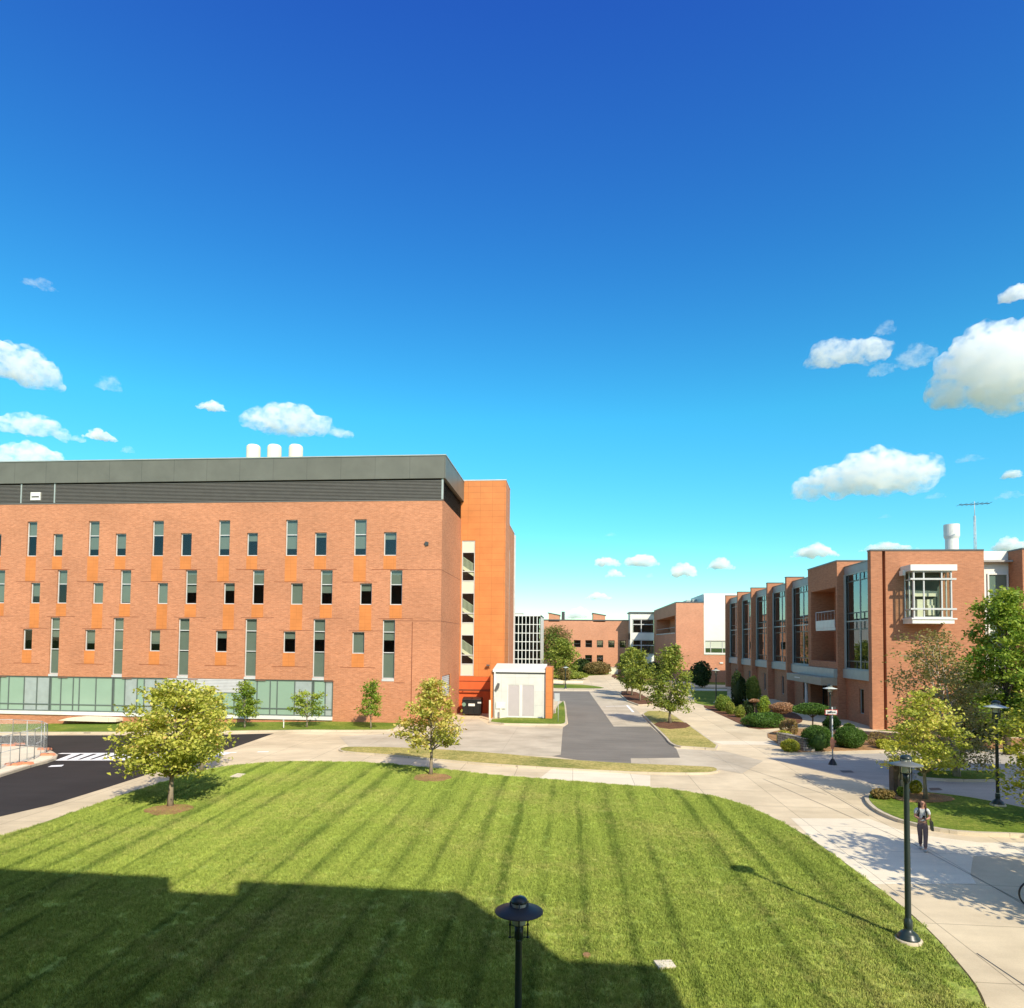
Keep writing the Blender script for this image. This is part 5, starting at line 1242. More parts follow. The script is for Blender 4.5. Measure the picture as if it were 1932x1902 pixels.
# barricade-style road sign on a pole
c = G(1571, 1443); o = thing('road_sign', 'white sign with red border on a dark weighted pole wrapped in orange', 'sign', c)
k = mpp(c)
m = MB(); m.lathe([(8.0 * k, c.z + .01), (7.4 * k, c.z + .08), (3.5 * k, c.z + .30), (1.6 * k, c.z + .36), (0, c.z + .36)], c.x, c.y, 8); m.build('base', M['black'], o)
zz = lambda y: ZY(1571, y, c.y)
m = MB(); m.tube([(c.x, c.y, c.z + .3), (c.x, c.y, zz(1334))], .04, 8); m.build('pole', M['galv'], o)
m = MB(); m.lathe([(.05, zz(1414)), (.11, zz(1408)), (.13, zz(1400)), (.07, zz(1391))], c.x, c.y, 9); m.lathe([(.04, zz(1402)), (.08, zz(1400)), (.06, zz(1397))], c.x + .14, c.y, 8); m.build('orange_flag', M['orangepl'], o)
x0, x1 = XY(1555.5, 1340, c.y), XY(1579.5, 1340, c.y)
m = MB(); m.box(x0, x1, c.y - .08, c.y - .05, zz(1348.5), zz(1339)); sg = m.build('sign_board', M['signred'], o)
m = MB(); m.box(x0 + .04, x1 - .04, c.y - .09, c.y - .081, zz(1348.5) + .03, zz(1339) - .03); m.build('sign_face', M['white'], sg)
m = MB(); rb = random.Random(3); x = x0 + .12
while x < x1 - .14:
    w_ = rb.uniform(.03, .06); m.box(x, x + w_, c.y - .095, c.y - .091, zz(1345.6), zz(1342.2)); x += w_ + .018
m.build('lettering', M['dframe'], sg)
m = MB(); m.box(c.x - .2, c.x - .12, c.y - .05, c.y, zz(1338.8), zz(1334.5)); m.box(c.x + .05, c.x + .2, c.y - .05, c.y, zz(1338.8), zz(1333.5)); m.build('sign_bracket', M['dframe'], o)

# stone pier in the planting bed
c = G(1523, 1418); o = thing('stone_wall', 'low rough stone wall end beside the left round hedge', 'stone wall', c)
k = mpp(c); m = MB(); h = 25 * k
m.prism([(c.x - 7 * k, c.y, 0), (c.x + 14 * k, c.y, 0), (c.x + 14 * k, c.y, h * .86), (c.x - 7 * k, c.y, h * .93)], (-.9, 2.6, 0)); m.build('masonry', M['stone'], o)
m = MB(); m.prism([(c.x - 8 * k, c.y - .08, h * .935), (c.x + 15 * k, c.y - .08, h * .865), (c.x + 15 * k, c.y - .08, h * .95), (c.x - 8 * k, c.y - .08, h * 1.02)], (-.95, 2.76, 0)); m.build('capstone', M['stone'], o)
# brown pillar sign on the island
c = G(1704, 1499, .14); o = thing('stone_pillar', 'brown stone pillar with a pale face on the kerbed island behind the lamp', 'pillar', c)
zz = lambda y: ZY(1704, y, c.y); k = mpp(c)
m = MB(); m.prism([(c.x - 17 * k, c.y, .1), (c.x - 8 * k, c.y, .1), (c.x - 8.5 * k, c.y, zz(1465)), (c.x - 5.5 * k, c.y, zz(1455)), (c.x - 7 * k, c.y, zz(1436)), (c.x - 17 * k, c.y, zz(1433))], (0, .45, 0)); m.build('side_post', M['bark_d'] if False else mat_plain('brown_stone', (.13, .10, .075), .9, .15, 0, .3, 4), o)
m = MB(); m.box(c.x - 8 * k, c.x + 12 * k, c.y + .12, c.y + .4, zz(1470), zz(1434)); m.box(c.x - 1 * k, c.x + 12 * k, c.y + .14, c.y + .42, .1, zz(1470)); m.build('face_panel', mat_plain('beige_stone', (.5, .44, .33), .9, .15, 0, .15, 3), o)
m = MB(); m.box(c.x - 19 * k, c.x + 14 * k, c.y - .06, c.y + .5, zz(1434) + .004, zz(1430)); m.build('capstone', M['kerb'], o)

# bicycle whose front wheel enters the frame at the right edge
def bicycle(label, px):
    c = px; o = thing('bicycle', label, 'bicycle', c, rz=0)
    def wheel(x):
        m = MB(); R1 = .33
        ringp = [(c.x + x + R1 * math.cos(a), c.y, c.z + .345 + R1 * math.sin(a)) for a in [i * math.tau / 32 for i in range(33)]]
        m.tube(ringp, .024, 8, caps=False); w_ = m.build('wheel', M['black'], o)
        m = MB()
        for i in range(18):
            a = i * math.tau / 18; m.tube([(c.x + x + .03 * math.cos(a), c.y, c.z + .345 + .03 * math.sin(a)), (c.x + x + .31 * math.cos(a), c.y, c.z + .345 + .31 * math.sin(a))], .003, 4, caps=False)
        m.tube([(c.x + x, c.y - .05, c.z + .345), (c.x + x, c.y + .05, c.z + .345)], .02, 8); m.build('spokes', M['galv'], w_)
    wheel(0); wheel(1.04)
    m = MB(); z = c.z; P_ = lambda x, h, y=0: (c.x + x, c.y + y, z + h)
    bb, hd, st = P_(.60, .29), P_(.20, .78), P_(.78, .80)
    for a, b in ((bb, hd), (bb, st), (hd, st), (bb, P_(1.04, .345)), (st, P_(1.04, .345))): m.tube([a, b], .018, 6)
    m.tube([P_(0, .345, -.06), P_(.12, .7, -.05), P_(.17, .95)], .015, 6); m.tube([P_(0, .345, .06), P_(.12, .7, .05), P_(.17, .95)], .015, 6); m.build('frame', M['signred'], o)
    m = MB(); m.tube([P_(.10, 1.0, -.3), P_(.17, .97, -.1), P_(.17, .97, .1), P_(.10, 1.0, .3)], .014, 6); m.build('handlebar', M['black'], o)
    m = MB(); m.tube([st, P_(.82, .9)], .014, 6); m.ell(P_(.85, .93), (.14, .07, .035), 10, 6); m.build('saddle', M['black'], o)
    m = MB(); m.tube([P_(.60, .29, .1), P_(.60, .13, .1)], .01, 5); m.tube([P_(.60, .29, -.1), P_(.60, .45, -.1)], .01, 5); m.ell(P_(.60, .29), (.08, .03, .08), 12, 6); m.build('crank', M['galv'], o)
gb_ = G(1948, 1712)
bicycle('bicycle whose dark front wheel just enters the right edge of the picture', (Vector((gb_.x, gb_.y, 0.006))))
# ================================================================== TREES
def ptree(name, label, xb, yb, ytop, ycrown, prof_px, leaf, seed, z=.03, **kw):
    b = G(xb, yb, z); s = mpp(b)
    H = ZY(xb, ytop, b.y) - b.z; z0 = ZY(xb, ycrown, b.y) - b.z
    return tree(name, label, b, H, z0, [(t, w * s) for t, w in prof_px], leaf, seed, **kw)
LT = 'young street trees on the lawn and verge'
ptree('maple_tree', 'broad yellow-green maple on the lawn, the largest tree at the left', 323, 1523, 1287, 1452, [(0, 62), (.12, 108), (.35, 112), (.55, 100), (.75, 72), (.9, 38), (1, 12)], 'maple', 11,
      n_limb=50, n_leaf=9800, lsize=.18, trunk_r=.11, clump=.17, orange_top=.15, flat=.42)
ptree('maple_tree', 'maple mostly hidden behind the big left maple, its trunk at the path edge', 381, 1456, 1296, 1410, [(0, 25), (.3, 50), (.6, 52), (.85, 34), (1, 10)], 'maple', 12,
      n_limb=26, n_leaf=3600, lsize=.2, trunk_r=.10, clump=.2)
ptree('maple_tree', 'maple with orange-tinged crown in the middle of the lawn edge', 812, 1463, 1284, 1404, [(0, 45), (.15, 66), (.4, 68), (.6, 48), (.8, 24), (1, 6)], 'maple_o', 13,
      n_limb=34, n_leaf=5200, lsize=.19, trunk_r=.09, clump=.19, flat=.5, orange_top=.3)
ptree('sapling', 'leafy green sapling on the verge, left of three', 461, 1373, 1288, 1350, [(0, 26), (.3, 29), (.6, 20), (.85, 15), (1, 5)], 'sapling', 14, z=.11, n_limb=22, n_leaf=2200, lsize=.2, trunk_r=.06, clump=.24)
ptree('sapling', 'wide flat-topped sapling on the verge, middle of three', 579, 1372, 1302, 1349, [(0, 28), (.25, 36), (.6, 34), (.85, 30), (1, 12)], 'sapling', 15, z=.11, n_limb=16, n_leaf=1300, lsize=.2, trunk_r=.06, clump=.2)
ptree('sapling', 'slim upright sapling on the verge in front of plain brick, right of three', 700, 1374, 1284, 1348, [(0, 26), (.12, 27), (.3, 14), (.6, 15), (.85, 12), (1, 4)], 'sapling', 16, z=.11, n_limb=22, n_leaf=1700, lsize=.2, trunk_r=.055, clump=.27)
ptree('street_tree', 'conical green tree on the kerbed island right of the car park, nearest of its row', 1265, 1364, 1218, 1338, [(0, 26), (.12, 43), (.35, 44), (.6, 30), (.8, 19), (1, 5)], 'olive', 17, z=.15, n_limb=40, n_leaf=6000, lsize=.24, trunk_r=.12, clump=.22)
ptree('street_tree', 'olive tree on the mulch island, nearest of the far three', 1208, 1322, 1226, 1302, [(0, 16), (.2, 26), (.5, 26), (.8, 16), (1, 4)], 'olive', 18, z=.15, n_limb=26, n_leaf=2600, lsize=.3, trunk_r=.10, clump=.26)
ptree('street_tree', 'olive tree on the mulch island, middle of the far three', 1192, 1312, 1218, 1297, [(0, 15), (.25, 23), (.6, 21), (.85, 13), (1, 4)], 'olive', 19, z=.15, n_limb=24, n_leaf=2400, lsize=.32, trunk_r=.11, clump=.27)
ptree('street_tree', 'olive tree on the mulch island, farthest of the far three', 1183, 1307, 1232, 1290, [(0, 12), (.3, 19), (.6, 18), (.85, 12), (1, 4)], 'olive', 20, z=.15, n_limb=20, n_leaf=1900, lsize=.34, trunk_r=.11, clump=.28)
ptree('garden_tree', 'small yellowish maple with layered branches on the island behind the lamp', 1745, 1507, 1304, 1448, [(0, 56), (.15, 82), (.35, 78), (.5, 60), (.68, 62), (.85, 34), (1, 12)], 'maple', 21, z=.17,
      n_limb=44, n_leaf=6500, lsize=.15, trunk_r=.085, clump=.17, flat=.38)
ptree('birch_tree', 'wispy multi-stemmed birch on the shaded island before the end wall', 1806, 1464, 1186, 1440, [(0, 60), (.2, 82), (.45, 92), (.7, 90), (.88, 76), (1, 34)], 'birch', 22, z=.15,
      n_limb=60, n_leaf=7500, lsize=.17, trunk_r=.09, clump=.15, flat=.8, stems=3, bark='bark_b', droop=.25, lean=(-1.4, 0))
# large trees at the right, nearer and farther
def wtree(name, label, x, d, prof_px, ytop, ycrown, leaf, seed, **kw):
    P = atD(x, 1300, d); b = Vector((P.x, P.y, .02)); s = d / F_PX
    H = ZY(x, ytop, b.y); z0 = max(.4, ZY(x, ycrown, b.y))
    return tree(name, label, b, H, z0, [(t, w * s) for t, w in prof_px], leaf, seed, **kw)
wtree('shade_tree', 'big bright green tree at the right edge in front of the white strip', 1900, 44, [(0, 52), (.3, 70), (.6, 72), (.85, 48), (1, 16)], 1112, 1372, 'sapling', 23, n_limb=56, n_leaf=17000, lsize=.24, trunk_r=.2, clump=.2, bark='bark_d')
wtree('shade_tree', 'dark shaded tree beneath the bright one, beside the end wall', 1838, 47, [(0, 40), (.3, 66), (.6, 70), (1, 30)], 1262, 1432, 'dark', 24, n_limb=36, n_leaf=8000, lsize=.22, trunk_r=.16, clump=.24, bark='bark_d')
wtree('shade_tree', 'yellow-green tree cut by the right edge behind the pale lamp', 1992, 26, [(0, 60), (.25, 92), (.6, 96), (.85, 74), (1, 30)], 1290, 1520, 'yellow', 25, n_limb=40, n_leaf=6500, lsize=.17, trunk_r=.1, clump=.18)
# trees out of view on the right, whose shade falls across the walk
for i, (x, d, r, H, sd) in enumerate(((17.2, 15.0, 3.4, 7.2, 31), (22.8, 13.2, 3.6, 7.6, 32))):
    b = F0 * d + R0 * x; b = Vector((b.x, b.y, 0))
    tree('shade_tree', ['leafy tree outside the right edge whose shade dapples the new slab', 'leafy tree farther outside the right edge shading the walk at the frame'][i], b, H, 3.1, [(0, r * .7), (.3, r), (.7, r * .8), (1, r * .3)], 'green', sd, n_limb=44, n_leaf=8500, lsize=.24, trunk_r=.13, clump=.2, group='trees out of view')
# trees and shrubs before the far hall
def far(name, label, x, yb, ytop, rx, leaf, seed, d=None, ycrown=None, prof=None, **kw):
    b = G(x, yb); s = mpp(b); H = ZY(x, ytop, b.y)
    return tree(name, label, b, H, ZY(x, ycrown or (yb - 12), b.y), [(t, w * rx * s) for t, w in (prof or [(0, .7), (.3, 1), (.65, .9), (.9, .55), (1, .2)])], leaf, seed, lsize=kw.pop('lsize', .42), **kw)
far('broadleaf_tree', 'tall brownish olive tree before the far brick hall', 1048, 1268, 1182, 34, 'brown', 41, ycrown=1240, n_limb=36, n_leaf=3200, trunk_r=.2, clump=.26, bark='bark_d')
far('broadleaf_tree', 'large dark green tree behind the olive crown right of the grid building', 1040, 1268, 1184, 38, 'green', 42, ycrown=1240, n_limb=30, n_leaf=2600, trunk_r=.2, clump=.26, bark='bark_d')
far('evergreen_tree', 'bright green upright evergreen in front of the window grid', 1006, 1276, 1204, 16, 'green', 43, ycrown=1262, prof=[(0, 1), (.4, .85), (.75, .5), (1, .1)], n_limb=30, n_leaf=2600, trunk_r=.14, clump=.3, bark='bark_d')
far('broadleaf_tree', 'rounded yellow-green tree right of the shed', 1062, 1281, 1206, 29, 'olive', 44, ycrown=1268, prof=[(0, .85), (.3, 1), (.6, .9), (.85, .6), (1, .2)], n_limb=40, n_leaf=4200, trunk_r=.16, clump=.26, bark='bark_d')
far('ornamental_tree', 'small reddish brown tree on the grass strip right of the shed', 1064, 1293, 1258, 14, 'brown', 45, ycrown=1282, n_limb=20, n_leaf=1300, lsize=.26, trunk_r=.08, clump=.26)
def fshrub(name, label, x, yb, ytop, rx, leaf, seed, n=1600, ls=.4, **kw):
    b = G(x, yb); s = mpp(b); return shrub(name, label, b, (rx * s, rx * s * .8, ZY(x, ytop, b.y)), leaf, seed, n, ls, **kw)
fshrub('shrub', 'round russet shrub before the far brick hall', 1128, 1273, 1249, 25, 'brown', 51)
fshrub('shrub', 'dark green shrub between the yellow-green tree and russet shrub', 1096, 1271, 1243, 17, 'dark', 52)
fshrub('shrub', 'bushy green shrub under the second square window of the far hall', 1128, 1262, 1214, 17, 'green', 53, n=1800)
fshrub('shrub', 'bushy green shrub under the fourth square window of the far hall', 1153, 1264, 1227, 18, 'green', 54, n=1800)
fshrub('hedge', 'low mixed hedge at the foot of the trees right of the shed', 1072, 1282, 1267, 34, 'olive', 55)
fshrub('shrub', 'dark narrow evergreen beside the glazed link', 1218, 1268, 1196, 9, 'dark', 56, n=1500)
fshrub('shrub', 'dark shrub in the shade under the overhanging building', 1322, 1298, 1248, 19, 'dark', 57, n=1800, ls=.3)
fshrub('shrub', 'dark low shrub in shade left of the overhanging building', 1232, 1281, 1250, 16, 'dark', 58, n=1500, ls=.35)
c = G(1157, 1271); o = thing('garden_wall', 'short pale garden wall at the far end of the paving', 'wall', c); m = MB(); k = mpp(c)
m.box(c.x - 8 * k, c.x + 9 * k, c.y, c.y + .5, -.1, 11 * k); m.build('masonry', M['cream'], o); m = MB(); m.box(c.x - 9 * k, c.x + 10 * k, c.y - .1, c.y + .6, 11 * k + .002, 12.5 * k); m.build('capstone', M['kerb'], o)
c = G(1060, 1289); o = thing('garden_wall', 'low pale retaining wall behind the small reddish tree', 'wall', c); k = mpp(c)
m = MB(); m.box(c.x - 26 * k, c.x + 40 * k, c.y + 1, c.y + 1.4, -.1, 5.5 * k); m.build('masonry', M['cream'], o); m = MB(); m.box(c.x - 27 * k, c.x + 41 * k, c.y + .9, c.y + 1.5, 5.5 * k + .002, 6.3 * k); m.build('capstone', M['kerb'], o)

# ------------------------------------------------------------------ planting beside the right building
def pshrub(name, label, x, yb, ytop, rx, leaf, seed, n=2200, ls=.13, ry=.9, **kw):
    b = G(x, yb); s = mpp(b); return shrub(name, label, b, (rx * s, rx * s * ry, ZY(x, ytop, b.y)), leaf, seed, n, ls, **kw)
pshrub('columnar_evergreen', 'tall columnar evergreen in the bed, left of the pair', 1393, 1335, 1270, 13, 'dark', 61, 3600, .16, lump=.3)
pshrub('columnar_evergreen', 'columnar evergreen in the bed with brownish tips, right of the pair', 1420, 1334, 1279, 14, 'olive', 62, 3400, .16, lump=.3)
pshrub('shrub', 'rounded dark green shrub at the left end of the bed', 1364, 1342, 1311, 15, 'green', 63, 2200, .16)
pshrub('shrub', 'small round yellow-green bush before the left columnar evergreen', 1378, 1348, 1324, 9, 'olive', 64, 1200, .14)
pshrub('shrub', 'small round bush at the mulch edge before the columnar pair', 1396, 1354, 1331, 9, 'olive', 65, 1200, .14)
pshrub('shrub', 'dark round shrub behind the bare pinkish one', 1413, 1351, 1320, 11, 'dark', 66, 1500, .14)
pshrub('shrub', 'bright green feathery shrub between columnar pair and pink bush', 1441, 1350, 1313, 12, 'sapling', 67, 2000, .14, core=.75)
pshrub('topiary', 'little pinkish mop-headed shrub on a bare stem', 1423, 1352, 1319, 9, 'pink', 68, 900, .12, stem=1.3, core=.5)
pshrub('juniper', 'wide spreading yellow-green juniper at the front of the bed', 1438, 1372, 1343, 36, 'hedge', 69, 3800, .14, lump=.35, ry=.7)
pshrub('shrub', 'large round pink dried-looking bush in the bed', 1476, 1362, 1326, 22, 'pink', 70, 3600, .13, stem=.75, core=.6)
pshrub('weeping_tree', 'umbrella-shaped weeping tree on a short trunk beside the entrance', 1533, 1374, 1328, 33, 'hedge', 71, 4200, .14, stem=1.15, core=.55, lump=.25, shape=1.0)
pshrub('shrub', 'low weeping shrub right of the umbrella tree', 1569, 1376, 1350, 16, 'hedge', 72, 1600, .13)
pshrub('round_hedge', 'clipped dark green ball hedge behind the stone wall', 1542, 1417, 1369, 27, 'hedge', 73, 7000, .095, lump=.16, core=.9, ry=.8)
pshrub('round_hedge', 'clipped dark green ball hedge right of the orange-wrapped sign pole', 1603, 1411, 1372, 28, 'hedge', 74, 7000, .095, lump=.18, core=.9, ry=.9)
pshrub('shrub', 'yellow-green shrub at the left tip of the planting bed', 1480, 1403, 1379, 14, 'yellow', 75, 1700, .12)
pshrub('shrub', 'yellow-green shrub in front at the bed corner by the stone wall', 1491, 1418, 1395, 16, 'yellow', 76, 1900, .12)
pshrub('shrub', 'thin brownish pink shrub behind the yellow ones', 1490, 1388, 1357, 17, 'brown', 77, 1300, .13, core=0, twig=True)
pshrub('shrub', 'small pale green bush behind the right ball hedge', 1602, 1377, 1365, 9, 'sapling', 78, 900, .12)
pshrub('shrub', 'straggly bare shrub right of the ball hedges', 1656, 1407, 1381, 18, 'brown', 79, 700, .12, core=0, twig=True)
pshrub('shrub', 'low yellow shrub in the bed, left of the island tree', 1672, 1413, 1395, 20, 'yellow', 80, 1700, .12)
pshrub('shrub', 'low yellow shrub in the bed behind the island tree', 1712, 1412, 1393, 20, 'yellow', 81, 1700, .12)
pshrub('ground_plant', 'low reddish spreading plant at the left tip of the grass island', 1668, 1504, 1491, 18, 'brown', 82, 900, .14, core=0, twig=True, z=.13) if False else None
def ishrub(name, label, x, y, h, rx, leaf, seed, n, ls):
    b = G(x, y, .15); s = mpp(b); return shrub(name, label, b, (rx * s, rx * s * .8, h), leaf, seed, n, ls, core=0, twig=True)
ishrub('ground_plant', 'low reddish spreading plant at the left tip of the grass island', 1666, 1506, .4, 20, 'brown', 82, 900, .13)
ishrub('ground_plant', 'yellowish tufted plant between pillar and tree on the island', 1728, 1497, .6, 10, 'yellow', 83, 700, .12)
ishrub('ground_plant', 'pale green tufted plant at the pillar foot', 1704, 1503, .45, 10, 'sapling', 84, 500, .12)

# ================================================================== PERSON
def skin_mesh(name, joints, edges, mat, parent, sub=2, sx=1.0):
    me = bpy.data.meshes.new(name + '_src'); me.from_pydata([j[0] for j in joints], edges, []); me.update()
    ob = bpy.data.objects.new(name + '_src', me); col.objects.link(ob)
    md = ob.modifiers.new('skin', 'SKIN'); md.use_smooth_shade = True
    for i, j in enumerate(joints):
        r = j[1]; me.skin_vertices[0].data[i].radius = r if isinstance(r, tuple) else (r, r)
    me.skin_vertices[0].data[0].use_root = True
    ss = ob.modifiers.new('sub', 'SUBSURF'); ss.levels = sub; ss.render_levels = sub
    dg = bpy.context.evaluated_depsgraph_get(); ev = ob.evaluated_get(dg)
    nm = bpy.data.meshes.new_from_object(ev); nm.name = name
    bpy.data.objects.remove(ob, do_unlink=True)
    for p in nm.polygons: p.use_smooth = True
    nm.materials.clear(); o = link_mesh(name, nm, [mat], parent); return o
pg = G(1741, 1604, .006); face = math.atan2(-pg.x, -pg.y)
def T_(x, y, z):  # person space: x to her left (photo right), -y forwards; facing the camera side
    return (x, y, z)
P0 = thing('person', 'person with long brown hair, pale shirt and brownish trousers walking while holding a phone', 'person', pg, rz=R_(-18))
skinm = mat_plain('skin', (.45, .24, .16), .6, .3, 0, .05, 8)
J = [((0, 0, .95), (.125, .09)), ((0, .005, 1.12), (.105, .075)), ((0, .005, 1.27), (.125, .085)), ((0, .01, 1.38), (.10, .07)), ((0, -.005, 1.45), (.048, .05)), ((0, -.04, 1.53), (.062, .07)), ((0, -.05, 1.62), (.07, .08)), ((0, -.045, 1.675), (.045, .05)),
     ((.17, .01, 1.36), .052), ((.22, .0, 1.12), .041), ((.10, -.20, 1.10), .032), ((.055, -.25, 1.13), .027),
     ((-.17, .01, 1.36), .052), ((-.22, .0, 1.12), .041), ((-.08, -.20, 1.08), .032), ((-.03, -.25, 1.10), .027),
     ((.085, 0, .86), .09), ((.075, -.10, .48), .058), ((.06, -.13, .10), .04), ((.06, -.24, .045), (.036, .03)),
     ((-.085, 0, .86), .09), ((-.06, .03, .48), .058), ((-.04, .18, .13), .04), ((-.04, .10, .045), (.036, .03))]
E = [(0, 1), (1, 2), (2, 3), (3, 4), (4, 5), (5, 6), (6, 7), (3, 8), (8, 9), (9, 10), (10, 11), (3, 12), (12, 13), (13, 14), (14, 15), (0, 16), (16, 17), (17, 18), (18, 19), (0, 20), (20, 21), (21, 22), (22, 23)]
body = skin_mesh('body', J, E, skinm, P0); ORG[body.name] = Vector()
# face: nose, ears, mouth, eyes
fm = MB(); fm.ell((0, -.135, 1.60), (.013, .02, .02), 8, 6); fm.ell((.072, -.03, 1.60), (.012, .022, .032), 8, 6); fm.ell((-.072, -.03, 1.60), (.012, .022, .032), 8, 6)
def plain_child(mb, name, mats, parent):
    me = bpy.data.meshes.new(name); me.from_pydata(mb.v, [], mb.f); me.polygons.foreach_set('material_index', mb.m); me.polygons.foreach_set('use_smooth', mb.smooth)
    return link_mesh(name, me, mats if isinstance(mats, list) else [mats], parent)
plain_child(fm, 'face', skinm, P0)
em = MB()
for s in (1, -1): em.ell((.027 * s, -.122, 1.625), (.012, .008, .007), 8, 6)
plain_child(em, 'eyes', M['black'], P0)
mm = MB(); mm.ell((0, -.125, 1.562), (.022, .008, .007), 8, 6); plain_child(mm, 'mouth', mat_plain('lip', (.4, .13, .1)), P0)
# hands with fingers round the phone
for s in (1, -1):
    hj = [((.045 * s, -.245, 1.12), .024), ((.03 * s, -.285, 1.15), (.026, .016))]; he = [(0, 1)]
    for k in range(4):
        b = len(hj); hx = .03 * s + (k - 1.5) * .004 * s; hzz = 1.128 + k * .017
        L_ = (.03, .035, .033, .026)[k]
        hj += [((hx, -.305, hzz + .012), .008), ((hx - .012 * s, -.31 - L_ * .5, hzz + .02), .0075), ((hx - .022 * s, -.305 - L_ * .2, hzz + .03), .0065)]; he += [(1, b), (b, b + 1), (b + 1, b + 2)]
    b = len(hj); hj += [((.012 * s, -.27, 1.17), .009), ((.0, -.285, 1.195), .0075)]; he += [(1, b), (b, b + 1)]
    skin_mesh('hand', hj, he, skinm, P0, 1)
cloth = mat_plain('pale_shirt', (.5, .52, .51), .9, .1, 0, .1, 10)
SJ = [((0, 0, .93), (.145, .105)), ((0, .005, 1.10), (.13, .095)), ((0, .005, 1.27), (.148, .105)), ((0, .012, 1.385), (.11, .08)), ((.175, .01, 1.365), .066), ((.21, .005, 1.2), .058), ((-.175, .01, 1.365), .066), ((-.21, .005, 1.2), .058)]
skin_mesh('shirt', SJ, [(0, 1), (1, 2), (2, 3), (3, 4), (4, 5), (3, 6), (6, 7)], cloth, P0)
TJ = [((0, 0, .97), (.135, .10)), ((0, .0, .88), (.14, .105)), ((.088, -.01, .80), .098), ((.076, -.10, .48), .078), ((.06, -.125, .10), .062), ((-.088, 0, .80), .098), ((-.062, .03, .48), .078), ((-.042, .17, .15), .062)]
skin_mesh('trousers', TJ, [(0, 1), (1, 2), (2, 3), (3, 4), (1, 5), (5, 6), (6, 7)], mat_plain('brown_trousers', (.19, .13, .125), .9, .1, 0, .12, 8), P0)
HJ = [((0, -.02, 1.665), (.082, .085)), ((0, .02, 1.60), (.085, .07)), ((0, .05, 1.46), (.085, .045)), ((.085, .0, 1.56), (.028, .045)), ((.105, -.02, 1.40), (.03, .035)), ((-.085, .0, 1.56), (.028, .045)), ((-.105, -.02, 1.38), (.032, .035))]
skin_mesh('hair', HJ, [(0, 1), (1, 2), (0, 3), (3, 4), (0, 5), (5, 6)], mat_plain('brown_hair', (.07, .03, .018), .6, .3, 0, .3, 20), P0)
for n_, s in (('shoe', 1), ('shoe', -1)):
    m = MB(); y0 = -.19 if s > 0 else .13; x0 = .06 if s > 0 else -.04; zz_ = .045 if s > 0 else .05
    m.ell((x0, y0, zz_), (.045, .125, .045), 12, 7); plain_child(m, n_, mat_plain('pale_shoe', (.5, .47, .42)), P0)
ORG[P0.name] = Vector()
BP = thing('backpack', 'dark backpack with two shoulder straps worn by the walking person', 'backpack', pg, rz=R_(-18)); ORG[BP.name] = Vector()
m = MB(); m.ell((0, .19, 1.17), (.16, .085, .23), 16, 10); plain_child(m, 'pack', M['louver'], BP)
for s in (1, -1):
    m = MB(); m.tube([(.09 * s, .12, 1.40), (.1 * s, .03, 1.475), (.1 * s, -.07, 1.43), (.105 * s, -.112, 1.28), (.13 * s, -.06, 1.12), (.15 * s, .1, 1.04)], .02, 6); plain_child(m, 'strap', M['black'], BP)
BG = thing('shoulder_bag', 'olive tote bag hanging at the walking person\'s hip', 'bag', pg, rz=R_(-18)); ORG[BG.name] = Vector()
m = MB(); m.prism([(.23, -.10, 1.0), (.23, .16, 1.0), (.25, .18, .70), (.25, -.12, .70)], (.075, 0, 0)); plain_child(m, 'bag_body', mat_plain('olive_canvas', (.16, .14, .09), .9), BG)
m = MB(); m.tube([(.26, -.06, 1.0), (.2, .0, 1.33), (.16, .03, 1.43), (.2, .05, 1.33), (.26, .12, 1.0)], .012, 5); plain_child(m, 'strap', M['bark_d'], BG)
PH_ = thing('phone', 'small dark phone held in both hands by the walking person', 'phone', pg, rz=R_(-18)); ORG[PH_.name] = Vector()
m = MB(); m.prism([(-.036, -.30, 1.11), (.036, -.30, 1.11), (.036, -.335, 1.245), (-.036, -.335, 1.245)], (0, -.009, -.003)); plain_child(m, 'phone_body', M['black'], PH_)

